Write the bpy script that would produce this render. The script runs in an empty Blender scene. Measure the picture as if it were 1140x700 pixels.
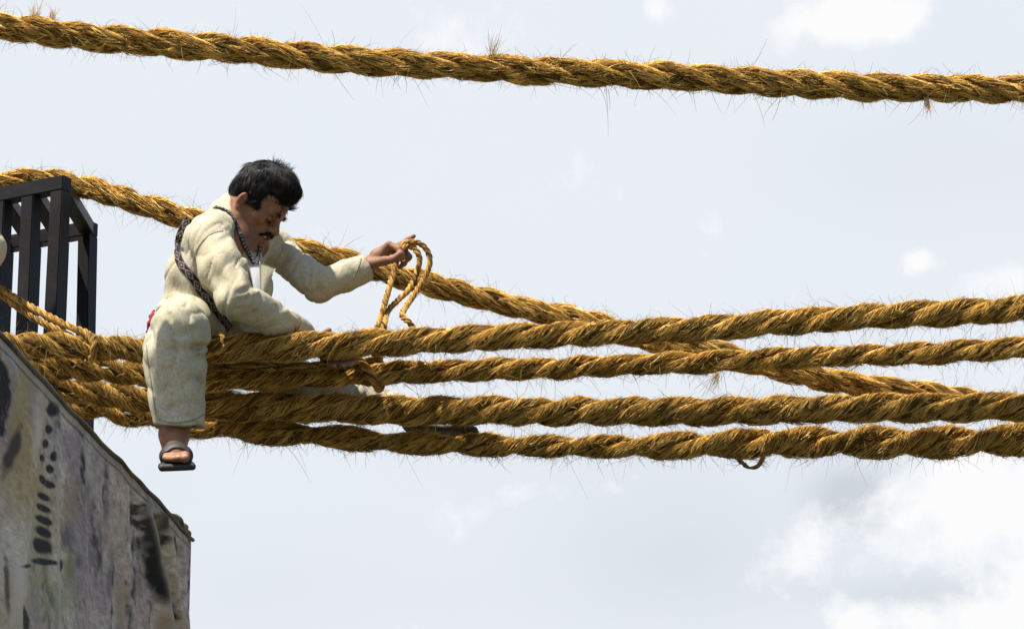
import bpy, bmesh, math, random
import numpy as np
from mathutils import Vector, Matrix
from mathutils.bvhtree import BVHTree

random.seed(7)
rng = np.random.default_rng(11)
S = bpy.context.scene
COL = S.collection

# ------------------------------------------------------------------ camera
CAM_H = 1.7
PITCH = math.radians(16.0)
FPX = 3600.0                                   # focal length in photo pixels (photo is 1140 wide)
cd = bpy.data.cameras.new("Camera")
cam = bpy.data.objects.new("Camera", cd)
COL.objects.link(cam)
cd.sensor_width = 36.0
cd.lens = FPX / 1140 * 36.0
cd.clip_end = 3000
cd.clip_start = 0.1
cam.location = (0, 0, CAM_H)
cam.rotation_euler = (math.pi / 2 + PITCH, 0, 0)
S.camera = cam
CR = np.array([1.0, 0, 0])
CV = np.array([0, math.cos(PITCH), math.sin(PITCH)])
CU = np.array([0, -math.sin(PITCH), math.cos(PITCH)])
C0 = np.array([0, 0, CAM_H])
PX = 346.0                                     # photo pixels per metre at the man


def ray(px, py):
    return CV + CR * (px - 570) / FPX + CU * (350 - py) / FPX


def P(px, py, Y):
    d = ray(px, py)
    return C0 + d * (Y / d[1])


def PZ(px, py, Z):
    d = ray(px, py)
    return C0 + d * ((Z - CAM_H) / d[2])


# ------------------------------------------------------------------ sun, sky, exposure
SUN_DIR = np.array([-0.36, -0.24, 0.90])
SUN_DIR = SUN_DIR / np.linalg.norm(SUN_DIR)
sl = bpy.data.lights.new("Sun", 'SUN')
sl.energy = 5.0
sl.angle = math.radians(0.6)
sl.color = (1.0, 0.95, 0.86)
so = bpy.data.objects.new("Sun", sl)
COL.objects.link(so)
so.location = (0, 0, 20)
so.rotation_euler = Vector(SUN_DIR).to_track_quat('Z', 'Y').to_euler()

S.view_settings.view_transform = 'Standard'
S.view_settings.look = 'None'
S.view_settings.exposure = 1.0
S.view_settings.gamma = 1.0
S.view_settings.use_curve_mapping = False

W = bpy.data.worlds.new("World")
S.world = W
W.use_nodes = True


def build_world():
    nt = W.node_tree
    nt.nodes.clear()
    N, L = nt.nodes, nt.links
    out = N.new('ShaderNodeOutputWorld')
    bg = N.new('ShaderNodeBackground')
    L.new(bg.outputs[0], out.inputs[0])
    sky = N.new('ShaderNodeTexSky')
    sky.sky_type = 'NISHITA'
    sky.sun_disc = False
    sky.sun_elevation = math.asin(SUN_DIR[2])
    sky.sun_rotation = math.atan2(SUN_DIR[0], SUN_DIR[1])
    tc = N.new('ShaderNodeTexCoord')
    sep = N.new('ShaderNodeSeparateXYZ')
    L.new(tc.outputs['Generated'], sep.inputs[0])

    def m(op, a, b=None, c=None, clamp=False):
        n = N.new('ShaderNodeMath')
        n.operation = op
        n.use_clamp = clamp
        for i, v in enumerate((a, b, c)):
            if v is None:
                continue
            if isinstance(v, (int, float)):
                n.inputs[i].default_value = v
            else:
                L.new(v, n.inputs[i])
        return n.outputs[0]

    def mix(f, a, b):
        n = N.new('ShaderNodeMix')
        n.data_type = 'RGBA'
        for s, v in ((0, f), (6, a), (7, b)):
            if isinstance(v, (int, float)):
                n.inputs[s].default_value = v
            elif isinstance(v, tuple):
                n.inputs[s].default_value = (*v, 1)
            else:
                L.new(v, n.inputs[s])
        return n.outputs[2]

    y = m('MAXIMUM', sep.outputs[1], 0.05)
    az = m('DIVIDE', sep.outputs[0], y)
    el = m('DIVIDE', sep.outputs[2], y)
    # cloud wisps wander through two noises
    nz = N.new('ShaderNodeTexNoise')
    nz.inputs['Scale'].default_value = 34
    nz.inputs['Detail'].default_value = 7
    nz.inputs['Roughness'].default_value = 0.62
    L.new(tc.outputs['Generated'], nz.inputs['Vector'])
    nz2 = N.new('ShaderNodeTexNoise')
    nz2.inputs['Scale'].default_value = 11
    nz2.inputs['Detail'].default_value = 6
    L.new(tc.outputs['Generated'], nz2.inputs['Vector'])
    n1 = m('SUBTRACT', nz.outputs[0], 0.5)
    n2 = m('SUBTRACT', nz2.outputs[0], 0.5)

    def blob(px, py, rx, ry):
        d = ray(px, py)
        a0, e0 = d[0] / d[1], d[2] / d[1]
        dx = m('DIVIDE', m('SUBTRACT', az, float(a0)), rx / FPX)
        dy = m('DIVIDE', m('SUBTRACT', el, float(e0)), ry / FPX)
        q = m('ADD', m('MULTIPLY', dx, dx), m('MULTIPLY', dy, dy))
        return m('EXPONENT', m('MULTIPLY', q, -1.0))

    def total(blobs):
        acc = None
        for (px, py, rx, ry, w) in blobs:
            b = m('MULTIPLY', blob(px, py, rx, ry), w)
            acc = b if acc is None else m('ADD', acc, b)
        return acc

    white = total([(1085, 550, 150, 62, 1.05), (900, 610, 54, 56, 0.95), (1000, 690, 110, 26, 0.8),
                   (1150, 660, 70, 60, 0.9), (975, 22, 110, 44, 1.5), (665, 538, 70, 30, 0.75),
                   (1022, 290, 22, 16, 0.7), (880, 332, 26, 20, 0.6), (730, 8, 18, 22, 0.6),
                   (1120, 315, 60, 30, 0.45), (850, 660, 60, 30, 0.4), (1000, 620, 80, 40, 0.4)])
    grey = total([(950, 555, 50, 40, 1.3), (760, 620, 150, 90, 0.55), (1040, 660, 130, 26, 0.7), (700, 500, 300, 60, 0.2),
                  (1040, 180, 200, 90, 0.3), (330, 660, 300, 90, 0.25)])
    wm = m('ADD', m('ADD', white, m('MULTIPLY', n1, 2.6)), m('MULTIPLY', n2, 2.2))
    wm = m('MULTIPLY', m('SUBTRACT', wm, 0.38), 2.1, clamp=True)
    gm = m('ADD', grey, m('MULTIPLY', n2, 0.9), clamp=True)
    thin = mix(gm, (0.795, 0.845, 0.915), (0.62, 0.665, 0.72))
    pale = mix(m('MULTIPLY', m('ADD', n2, 0.12), 1.6, clamp=True), thin, (0.90, 0.92, 0.96))
    cl = mix(wm, pale, (0.975, 0.975, 0.985))
    # the high thin overcast lies ahead; unseen sky behind is kept blue to shape the fill
    vd = m('ADD', m('MULTIPLY', sep.outputs[1], 0.95), m('MULTIPLY', sep.outputs[2], 0.3))
    ov = m('MULTIPLY', m('SUBTRACT', vd, 0.55), 2.6, clamp=True)
    sk = N.new('ShaderNodeVectorMath')
    sk.operation = 'SCALE'
    sk.inputs['Scale'].default_value = 0.085
    L.new(sky.outputs[0], sk.inputs[0])
    half = N.new('ShaderNodeVectorMath')
    half.operation = 'SCALE'
    half.inputs['Scale'].default_value = 0.5
    L.new(cl, half.inputs[0])
    fin = mix(ov, sk.outputs[0], half.outputs[0])
    L.new(fin, bg.inputs[0])
    bg.inputs[1].default_value = 1.0


build_world()

# ------------------------------------------------------------------ helpers: noise, materials, meshes
_perm = rng.random((64, 64, 64)).astype(np.float32)


def vnoise(p, scale):
    """smooth value noise in -1..1"""
    q = np.asarray(p, dtype=np.float32) * np.float32(scale) + np.float32(100.37)
    i = np.floor(q).astype(np.int32)
    f = q - i
    f = f * f * (3 - 2 * f)
    i0 = i & 63
    i1 = (i + 1) & 63
    x0, y0, z0 = i0[..., 0], i0[..., 1], i0[..., 2]
    x1, y1, z1 = i1[..., 0], i1[..., 1], i1[..., 2]
    fx, fy, fz = f[..., 0], f[..., 1], f[..., 2]
    a = _perm[x0, y0, z0] * (1 - fx) + _perm[x1, y0, z0] * fx
    b = _perm[x0, y1, z0] * (1 - fx) + _perm[x1, y1, z0] * fx
    c = _perm[x0, y0, z1] * (1 - fx) + _perm[x1, y0, z1] * fx
    d = _perm[x0, y1, z1] * (1 - fx) + _perm[x1, y1, z1] * fx
    return ((a * (1 - fy) + b * fy) * (1 - fz) + (c * (1 - fy) + d * fy) * fz) * 2 - 1


def nrm(v):
    v = np.asarray(v, float)
    return v / (np.linalg.norm(v, axis=-1, keepdims=True) + 1e-12)


def mat(name, color, rough=0.8, attr=False, noise=None, bump=None, spec=0.3, sss=0.0, metal=0.0):
    """principled material; noise = (scale, dark colour, low, high), bump = (scale, distance)"""
    mt = bpy.data.materials.new(name)
    mt.use_nodes = True
    nt = mt.node_tree
    b = nt.nodes['Principled BSDF']
    b.inputs['Roughness'].default_value = rough
    b.inputs['Specular IOR Level'].default_value = spec
    b.inputs['Metallic'].default_value = metal
    if sss:
        b.inputs['Subsurface Weight'].default_value = sss
        b.inputs['Subsurface Radius'].default_value = (0.012, 0.004, 0.002)
        b.inputs['Subsurface Scale'].default_value = 0.5
    tc = nt.nodes.new('ShaderNodeTexCoord')
    src = None
    if attr:
        a = nt.nodes.new('ShaderNodeAttribute')
        a.attribute_name = 'Col'
        src = a.outputs['Color']
    if noise:
        layers = noise if isinstance(noise, list) else [noise]
        for (sc, c2, lo, hi) in layers:
            n = nt.nodes.new('ShaderNodeTexNoise')
            n.inputs['Scale'].default_value = sc
            n.inputs['Detail'].default_value = 6
            n.inputs['Roughness'].default_value = 0.65
            nt.links.new(tc.outputs['Object'], n.inputs['Vector'])
            r = nt.nodes.new('ShaderNodeMapRange')
            r.inputs['From Min'].default_value = lo
            r.inputs['From Max'].default_value = hi
            nt.links.new(n.outputs[0], r.inputs['Value'])
            mx = nt.nodes.new('ShaderNodeMix')
            mx.data_type = 'RGBA'
            nt.links.new(r.outputs[0], mx.inputs[0])
            if src is not None:
                nt.links.new(src, mx.inputs[6])
            else:
                mx.inputs[6].default_value = (*color, 1)
            mx.inputs[7].default_value = (*c2, 1)
            src = mx.outputs[2]
    if src is not None:
        nt.links.new(src, b.inputs['Base Color'])
    else:
        b.inputs['Base Color'].default_value = (*color, 1)
    if bump:
        n = nt.nodes.new('ShaderNodeTexNoise')
        n.inputs['Scale'].default_value = bump[0]
        n.inputs['Detail'].default_value = 4
        nt.links.new(tc.outputs['Object'], n.inputs['Vector'])
        bp = nt.nodes.new('ShaderNodeBump')
        bp.inputs['Distance'].default_value = bump[1]
        bp.inputs['Strength'].default_value = 1.0
        nt.links.new(n.outputs[0], bp.inputs['Height'])
        nt.links.new(bp.outputs[0], b.inputs['Normal'])
    return mt


def mesh_obj(name, verts, faces, material, parent=None, col=None, smooth=True):
    """faces: (N,4) or (N,3) int array, or a list of arrays"""
    verts = np.asarray(verts, np.float32)
    fl = faces if isinstance(faces, list) else [faces]
    fl = [np.asarray(f, np.int32) for f in fl if len(f)]
    me = bpy.data.meshes.new(name)
    nl = sum(f.size for f in fl)
    nf = sum(len(f) for f in fl)
    me.vertices.add(len(verts))
    me.vertices.foreach_set('co', verts.ravel())
    me.loops.add(nl)
    me.loops.foreach_set('vertex_index', np.concatenate([f.ravel() for f in fl]))
    starts, off = [], 0
    for f in fl:
        starts.append(off + np.arange(len(f), dtype=np.int32) * f.shape[1])
        off += f.size
    me.polygons.add(nf)
    me.polygons.foreach_set('loop_start', np.concatenate(starts).astype(np.int32))
    me.update(calc_edges=True)
    me.validate()
    if smooth:
        me.polygons.foreach_set('use_smooth', np.ones(len(me.polygons), bool))
    if col is not None:
        c = np.ones((len(verts), 4), np.float32)
        c[:, :3] = col
        at = me.color_attributes.new('Col', 'FLOAT_COLOR', 'POINT')
        at.data.foreach_set('color', c.ravel())
    me.materials.append(material)
    o = bpy.data.objects.new(name, me)
    COL.objects.link(o)
    if parent is not None:
        o.parent = parent
    return o


def tag(o, label=None, cat=None, group=None, kind=None):
    if label:
        o['label'] = label
    if cat:
        o['category'] = cat
    if group:
        o['group'] = group
    if kind:
        o['kind'] = kind
    return o


def empty(name, label, cat, group=None):
    o = bpy.data.objects.new(name, None)
    o.empty_display_size = 0.1
    COL.objects.link(o)
    return tag(o, label, cat, group)


# ------------------------------------------------------------------ implicit surfaces -> one continuous mesh
class Shape:
    def __init__(self):
        self.ops = []
        self.disp = None

    def add(self, fn, lo, hi, k=0.02, mode='u'):
        self.ops.append((fn, np.asarray(lo, float) - 2.2 * k - 0.012, np.asarray(hi, float) + 2.2 * k + 0.012, k, mode))

    def cone(self, a, b, ra, rb, k=0.02, mode='u', fold=None):
        a = np.asarray(a, float)
        b = np.asarray(b, float)
        ab = (b - a).astype(np.float32)
        L2 = float(ab @ ab) + 1e-12
        L = math.sqrt(L2)
        a32 = a.astype(np.float32)

        def fn(p):
            q = p - a32
            t = np.clip((q @ ab) / L2, 0, 1)
            q = q - t[..., None] * ab
            d = np.sqrt((q * q).sum(-1)) - (ra + (rb - ra) * t)
            if fold:
                amp, wave, centre, width = fold
                ph = t * L / wave * math.pi + 2.6 * vnoise(p, 11.0)
                env = np.exp(-((t - centre) / width) ** 2) * np.clip(0.35 + 1.1 * vnoise(p + 3.1, 9.0), 0, 1)
                d = d + 0.62 * amp * env * ((1 - np.abs(np.sin(ph))) ** 2 * 1.6 - 0.5)
            return d
        r = max(ra, rb) + (fold[0] * 2 if fold else 0)
        self.add(fn, np.minimum(a, b) - r, np.maximum(a, b) + r, k, mode)

    def chain(self, pts, radii, k=0.02, mode='u', fold=None):
        for i in range(len(pts) - 1):
            self.cone(pts[i], pts[i + 1], radii[i], radii[i + 1], k if i == 0 else max(k, 0.012), mode, fold)

    def ell(self, c, r, M=None, k=0.02, mode='u'):
        c = np.asarray(c, float)
        r = np.asarray(r, np.float32)
        M = np.eye(3) if M is None else np.asarray(M, float)
        M32 = M.astype(np.float32)
        c32 = c.astype(np.float32)

        def fn(p):
            q = (p - c32) @ M32.T
            k0 = np.sqrt(((q / r) ** 2).sum(-1))
            k1 = np.sqrt(((q / (r * r)) ** 2).sum(-1)) + 1e-9
            return k0 * (k0 - 1) / k1
        R = float(max(r))
        self.add(fn, c - R, c + R, k, mode)

    def box(self, c, half, M, rad, k=0.005, mode='u'):
        c = np.asarray(c, float)
        half = np.asarray(half, np.float32) - rad
        M32 = np.asarray(M, np.float32)
        c32 = c.astype(np.float32)

        def fn(p):
            q = np.abs((p - c32) @ M32.T) - half
            return np.sqrt((np.maximum(q, 0) ** 2).sum(-1)) + np.minimum(q.max(-1), 0) - rad
        R = float(np.linalg.norm(half)) + rad
        self.add(fn, c - R, c + R, k, mode)

    def half(self, pt, n, lo, hi, mode='s', k=0.004):
        pt = np.asarray(pt, np.float32)
        n = nrm(n).astype(np.float32)
        self.add(lambda p: (pt - p) @ n, lo, hi, k, mode)      # takes away the side n points to

    def run(self, p, ops):
        d = np.full(p.shape[:-1], 0.3, np.float32)
        for fn, lo, hi, k, mode in ops:
            e = fn(p)
            if mode == 'u':
                h = np.maximum(k - np.abs(d - e), 0) / k
                d = np.minimum(d, e) - h * h * k * 0.25
            elif mode == 's':
                e = -e
                h = np.maximum(k - np.abs(d - e), 0) / k
                d = np.maximum(d, e) + h * h * k * 0.25
            else:
                h = np.maximum(k - np.abs(d - e), 0) / k
                d = np.maximum(d, e) + h * h * k * 0.25
        if self.disp is not None:
            d = d + self.disp(p)
        return d

    def eval(self, p):
        return self.run(np.asarray(p, np.float32), self.ops)

    def mesh(self, h):
        lo = np.min([o[1] for o in self.ops if o[4] == 'u'], axis=0)
        hi = np.max([o[2] for o in self.ops if o[4] == 'u'], axis=0)
        n = 24
        nb = np.ceil((hi - lo) / (h * n)).astype(int)
        DY = int(nb[1]) * n + 4
        DZ = int(nb[2]) * n + 4
        ax = np.arange(n + 1)
        gx, gy, gz = np.meshgrid(ax, ax, ax, indexing='ij')
        base = np.stack([gx, gy, gz], -1)
        vid, vpos, quads = [], [], []

        def key(I, J, K):
            return ((I + 1).astype(np.int64) * DY + (J + 1)) * DZ + (K + 1)
        for bi in range(nb[0]):
            for bj in range(nb[1]):
                for bk in range(nb[2]):
                    o = np.array([bi, bj, bk]) * n
                    blo = lo + o * h - 2 * h
                    bhi = lo + (o + n) * h + 2 * h
                    ops = [q for q in self.ops if np.all(q[1] <= bhi) and np.all(q[2] >= blo)]
                    if not any(q[4] == 'u' for q in ops):
                        continue
                    p = (lo + (base + o) * h).astype(np.float32)
                    f = self.run(p, ops)
                    s = f < 0
                    if s.all() or not s.any():
                        continue
                    # cells
                    cs = np.stack([s[i:n + i, j:n + j, k:n + k] for i in (0, 1) for j in (0, 1) for k in (0, 1)], 0).sum(0)
                    act = (cs > 0) & (cs < 8)
                    I, J, K = np.nonzero(act)
                    acc = np.zeros((len(I), 3), np.float32)
                    cnt = np.zeros(len(I), np.float32)
                    for axis in range(3):
                        oth = [a for a in range(3) if a != axis]
                        for a in (0, 1):
                            for b in (0, 1):
                                d0 = [0, 0, 0]
                                d0[oth[0]] = a
                                d0[oth[1]] = b
                                d1 = list(d0)
                                d1[axis] = 1
                                f0 = f[I + d0[0], J + d0[1], K + d0[2]]
                                f1 = f[I + d1[0], J + d1[1], K + d1[2]]
                                ch = (f0 < 0) != (f1 < 0)
                                t = np.where(ch, f0 / np.where(ch, f0 - f1, 1), 0)
                                pt = np.tile(np.array(d0, np.float32), (len(I), 1))
                                pt[:, axis] = t
                                acc += pt * ch[:, None]
                                cnt += ch
                    pos = acc / cnt[:, None] + np.stack([I, J, K], -1)
                    vid.append(key(I + o[0], J + o[1], K + o[2]))
                    vpos.append(lo + (pos + o) * h)
                    for axis in range(3):
                        sl0 = s[:n, :n, :n]
                        sh = [slice(0, n)] * 3
                        sh[axis] = slice(1, n + 1)
                        sl1 = s[tuple(sh)]
                        I2, J2, K2 = np.nonzero(sl0 != sl1)
                        if not len(I2):
                            continue
                        ins = sl0[I2, J2, K2]
                        g = np.stack([I2 + o[0], J2 + o[1], K2 + o[2]], -1)
                        a1, a2 = (axis + 1) % 3, (axis + 2) % 3
                        cc = []
                        for da, db in ((0, 0), (-1, 0), (-1, -1), (0, -1)):
                            q = g.copy()
                            q[:, a1] += da
                            q[:, a2] += db
                            cc.append(key(q[:, 0], q[:, 1], q[:, 2]))
                        qd = np.stack(cc, -1)
                        qd[~ins] = qd[~ins][:, ::-1]
                        quads.append(qd)
        vid = np.concatenate(vid)
        vpos = np.concatenate(vpos)
        quads = np.concatenate(quads)
        order = np.argsort(vid)
        vid, vpos = vid[order], vpos[order]
        idx = np.searchsorted(vid, quads)
        idx = np.clip(idx, 0, len(vid) - 1)
        ok = (vid[idx] == quads).all(-1)
        return vpos.astype(np.float32), idx[ok].astype(np.int32)


def creases(lines):
    """grooves (positive depth) and ridges (negative) pressed into the camera side of a garment"""
    L = [(np.array(a[:2], float), np.array(a[2:4], float), a[4], a[5], a[6]) for a in lines]

    def fn(p):
        q = p - C0
        z = q @ CV
        x = 570 + (q @ CR) / z * FPX
        y = 350 - (q @ CU) / z * FPX
        out = np.zeros(p.shape[:-1], np.float32)
        for a, b, w, amp, ymax in L:
            ab = b - a
            t = np.clip(((x - a[0]) * ab[0] + (y - a[1]) * ab[1]) / (ab @ ab), 0, 1)
            d2 = (x - a[0] - t * ab[0]) ** 2 + (y - a[1] - t * ab[1]) ** 2
            out += amp * np.exp(-d2 / (w * w)) * (0.25 + 0.75 * np.sin(np.clip(t, 0.02, 0.98) * math.pi)) * (p[..., 1] < ymax)
        return out
    return fn


def relax(v, q, it=1, lam=0.5):
    for _ in range(it):
        acc = np.zeros_like(v)
        cnt = np.zeros(len(v), np.float32)
        for a, b in ((0, 1), (1, 2), (2, 3), (3, 0)):
            np.add.at(acc, q[:, a], v[q[:, b]])
            np.add.at(cnt, q[:, a], 1)
            np.add.at(acc, q[:, b], v[q[:, a]])
            np.add.at(cnt, q[:, b], 1)
        v = v + lam * (acc / np.maximum(cnt, 1)[:, None] - v)
    return v


# ------------------------------------------------------------------ fibres and ropes
def smooth_path(pts, step):
    pts = np.asarray(pts, float)
    e0 = 2 * pts[0] - pts[1]
    e1 = 2 * pts[-1] - pts[-2]
    q = np.vstack([e0, pts, e1])
    out = []
    for i in range(1, len(q) - 2):
        p0, p1, p2, p3 = q[i - 1], q[i], q[i + 1], q[i + 2]
        m = max(4, int(np.linalg.norm(p2 - p1) / step * 2))
        t = np.linspace(0, 1, m, endpoint=False)[:, None]
        out.append(0.5 * (2 * p1 + (p2 - p0) * t + (2 * p0 - 5 * p1 + 4 * p2 - p3) * t ** 2 + (-p0 + 3 * p1 - 3 * p2 + p3) * t ** 3))
    out.append(pts[-1][None])
    c = np.vstack(out)
    s = np.concatenate([[0], np.cumsum(np.linalg.norm(np.diff(c, axis=0), axis=1))])
    n = max(8, int(s[-1] / step))
    ss = np.linspace(0, s[-1], n)
    return np.stack([np.interp(ss, s, c[:, i]) for i in range(3)], -1), ss


def frames(c):
    T = nrm(np.gradient(c, axis=0))
    N = np.zeros_like(c)
    n = np.array([0, 0, 1.0]) if abs(T[0][2]) < 0.9 else np.array([0, 1.0, 0])
    for i in range(len(c)):
        n = n - T[i] * (n @ T[i])
        n = n / np.linalg.norm(n)
        N[i] = n
    return T, N, np.cross(T, N)


def tube(c, r, sides=8, close=True):
    """verts, quads of a tube along c with radius array r"""
    T, A, B = frames(c)
    n = len(c)
    r = np.broadcast_to(np.asarray(r, float), (n,))
    th = np.linspace(0, 2 * math.pi, sides, endpoint=False)
    v = c[:, None] + r[:, None, None] * (np.cos(th)[None, :, None] * A[:, None] + np.sin(th)[None, :, None] * B[:, None])
    i = np.arange(n - 1)[:, None] * sides
    j = np.arange(sides)[None]
    j2 = (j + 1) % sides
    q = np.stack([i + j, i + j2, i + sides + j2, i + sides + j], -1).reshape(-1, 4)
    return v.reshape(-1, 3), q


def fibre_mesh(paths, outd, rad, taper):
    """paths (F,K,3): thin three-sided fibres; outd (F,K,3) outward direction; rad (F,)"""
    F, K, _ = paths.shape
    T = nrm(np.gradient(paths, axis=1))
    side = nrm(np.cross(T, outd))
    up = np.cross(side, T)
    tp = np.asarray(taper)[None, :, None] * rad[:, None, None]
    a = paths + up * tp
    b = paths + (-0.5 * up + 0.87 * side) * tp
    c = paths + (-0.5 * up - 0.87 * side) * tp
    v = np.stack([a, b, c], 2).reshape(-1, 3)
    base = (np.arange(F)[:, None] * K + np.arange(K - 1)[None]) * 3
    qs = []
    for j in range(3):
        j2 = (j + 1) % 3
        qs.append(np.stack([base + j, base + j2, base + 3 + j2, base + 3 + j], -1).reshape(-1, 4))
    return v, np.concatenate(qs)


PAL = np.array([[0.68, 0.435, 0.125], [0.58, 0.345, 0.085], [0.47, 0.235, 0.05], [0.13, 0.065, 0.02], [0.38, 0.28, 0.075], [0.78, 0.58, 0.24]])
PALW = np.array([0.26, 0.25, 0.17, 0.18, 0.07, 0.07])


def fibre_cols(n, bright=1.0, pal=PAL, w=PALW):
    c = pal[rng.choice(len(pal), n, p=w / w.sum())]
    return c * rng.uniform(0.78, 1.2, (n, 1)) * bright


M_ROPE = mat('straw_fibre', (0.4, 0.25, 0.08), 1.0, attr=True, spec=0.0)
M_TWINE = mat('golden_twine', (0.5, 0.3, 0.08), 0.7, attr=True, spec=0.2)


def rope(name, label, pts, R, n=3, pitch=0.42, hand=lambda s: 1.0, lay=-1.0, fibre_pitch=0.5, density=1.0, hairs=450,
         bright=1.0, material=None, wob=0.004, group=None, fuzz=1.0, pal=PAL, w=PALW, frad=0.0009, flen=(0.022, 0.075), cat='rope', clump=0.16,
         step=0.008, hair_len=0.022, lobed=False, prof=None):
    material = material or M_ROPE
    root = empty(name, label, cat, group)
    c, s = smooth_path(pts, step)
    L = s[-1]
    c = c + wob * np.stack([vnoise(np.stack([s * 6 + 17 * k, s * 0 + 3 * k + pts[0][2] * 5, s * 0], -1), 1.0) for k in range(3)], -1)
    T, A, B = frames(c)
    if prof:
        pxs = 570 + (c - C0) @ CR / ((c - C0) @ CV) * FPX
        R = R * np.interp(pxs, [q[0] for q in prof], [q[1] for q in prof])
    R = np.broadcast_to(np.asarray(R, float), (len(s),))
    hv = np.array([hand(q) for q in c[:, 0]])
    ds = s[1] - s[0]
    theta0 = np.cumsum(hv * 2 * math.pi / pitch * (1 + 0.25 * vnoise(np.stack([s * 2.2, s * 0 + pts[0][2] * 9, s * 0], -1), 1.0))) * ds + rng.uniform(0, 6)
    if n == 1:
        ro, rs = R * 0.0, R * 0.95
    elif n == 2:
        ro, rs = R * 0.47, R * 0.56
    else:
        ro, rs = R * 0.54, R * 0.485
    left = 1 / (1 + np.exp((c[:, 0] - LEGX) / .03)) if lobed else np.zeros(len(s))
    hairP, hairO, hairR, hairC = [], [], [], []
    for k in range(n):
        th = theta0 + 2 * math.pi * k / n
        Rad = np.cos(th)[:, None] * A + np.sin(th)[:, None] * B          # outward from rope axis
        vary = 1 + 0.12 * vnoise(np.stack([s * 9, s * 0 + k * 7.3, s * 0 + pts[0][2]], -1), 1.0)
        cs = c + Rad * (ro * vary * (1 + .02 * left))[:, None]
        Ts = nrm(np.gradient(cs, axis=0))
        A1 = nrm(Rad - Ts * (Rad * Ts).sum(-1, keepdims=True))
        B1 = np.cross(Ts, A1)
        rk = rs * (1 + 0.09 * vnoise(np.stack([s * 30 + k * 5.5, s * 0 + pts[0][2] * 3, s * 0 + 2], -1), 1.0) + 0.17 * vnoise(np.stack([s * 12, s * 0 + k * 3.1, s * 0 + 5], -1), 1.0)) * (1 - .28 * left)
        # core of the strand
        sides = 10
        a = np.linspace(0, 2 * math.pi, sides, endpoint=False)
        cv = cs[:, None] + (0.93 * rk)[:, None, None] * (np.cos(a)[None, :, None] * A1[:, None] + np.sin(a)[None, :, None] * B1[:, None])
        i = np.arange(len(s) - 1)[:, None] * sides
        j = np.arange(sides)[None]
        j2 = (j + 1) % sides
        cq = np.stack([i + j, i + j2, i + sides + j2, i + sides + j], -1).reshape(-1, 4)
        cv = cv.reshape(-1, 3)
        ccol = np.tile(np.array([[0.085, 0.045, 0.014]]) * bright, (len(cv), 1)) * (1 + 0.4 * vnoise(cv, 130))[:, None]
        # lying fibres
        G = 5
        NT = int(density * L * rk.mean() * 2 * math.pi * 0.8 / (2 * frad * np.mean(flen)) * 1.25 / G)
        F = NT * G
        K = 7

        def each(v):
            return np.repeat(v, G)
        s0 = each(rng.uniform(0, L, NT)) + rng.normal(0, .006, F)
        ln = each(rng.uniform(*flen, NT)) * rng.uniform(.7, 1.15, F)
        ph = each(rng.uniform(-2.3, 2.3, NT)) + rng.normal(0, 3.6 * frad / rs.mean(), F)
        t = np.linspace(0, 1, K)
        sp = np.clip(s0[:, None] + ln[:, None] * t, 0, L)
        hs = np.interp(s0, s, hv)
        skew = each(rng.normal(0, .17, NT)) * min(fuzz, 1.4) + rng.normal(0, .13, F)
        ang = ph[:, None] + (hs * lay)[:, None] * 2 * math.pi / fibre_pitch * ln[:, None] * t + skew[:, None] * t * 2
        tl = each(np.abs(rng.normal(0, 1, NT))) * rng.uniform(.6, 1.3, F)
        lift = (each(rng.normal(0, .045, NT)) + rng.normal(0, .03, F))[:, None] + .09 * tl[:, None] * (t ** 3) * fuzz + .01
        tuft = clump * vnoise(np.stack([s0 * 16, ph * 2.6, s0 * 0 + k * 11 + pts[0][2]], -1), 1.0)
        rr = np.interp(sp, s, rk) * (1 + lift + tuft[:, None] * np.sin(t * math.pi)[None])
        ci = np.stack([np.interp(sp, s, cs[:, q]) for q in range(3)], -1)
        a1 = nrm(np.stack([np.interp(sp, s, A1[:, q]) for q in range(3)], -1))
        b1 = nrm(np.stack([np.interp(sp, s, B1[:, q]) for q in range(3)], -1))
        od = np.cos(ang)[..., None] * a1 + np.sin(ang)[..., None] * b1
        fp = ci + rr[..., None] * od
        fr = frad * rng.uniform(0.5, 1.3, F)
        fv, fq = fibre_mesh(fp, od, fr, [0.5, 1, 1, 1, 0.9, 0.7, 0.2])
        fc = (.4 * np.repeat(fibre_cols(NT, bright, pal, w), G, axis=0) + .6 * fibre_cols(F, bright, pal, w)) * np.clip(1 + 1.2 * tuft + each(rng.normal(0, .16, NT)), .35, 1.5)[:, None]
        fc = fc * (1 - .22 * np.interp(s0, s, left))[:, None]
        fcol = np.repeat(fc, K * 3, axis=0)
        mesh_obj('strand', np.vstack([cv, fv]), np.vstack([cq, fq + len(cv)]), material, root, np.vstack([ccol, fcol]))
        # loose hairs
        H = int(hairs * L / n)
        if H:
            K2 = 6
            hi = rng.integers(0, len(s), H)
            ha = rng.uniform(-1.9, 1.9, H)
            od = np.cos(ha)[:, None] * A1[hi] + np.sin(ha)[:, None] * B1[hi]
            st = cs[hi] + od * (rk[hi] * 0.95)[:, None]
            lenh = np.clip(rng.exponential(hair_len * .50, H), 0.004, 0.05)
            lenh = np.where(rng.random(H) < .045, rng.uniform(.03, .085, H), lenh)
            dirv = nrm(od * rng.uniform(0.25, 1.1, H)[:, None] + Ts[hi] * rng.normal(0, 0.9, H)[:, None] + rng.normal(0, 0.3, (H, 3)))
            curl = rng.normal(0, 0.55, (H, 3)) + np.array([0, 0, -0.25])
            t = np.linspace(0, 1, K2)[None, :, None]
            hp = st[:, None] + lenh[:, None, None] * (dirv[:, None] * t + curl[:, None] * t * t * 0.6)
            hairP.append(hp)
            hairO.append(np.repeat(od[:, None], K2, 1))
            hairR.append(rng.uniform(0.00035, 0.00075, H))
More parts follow.
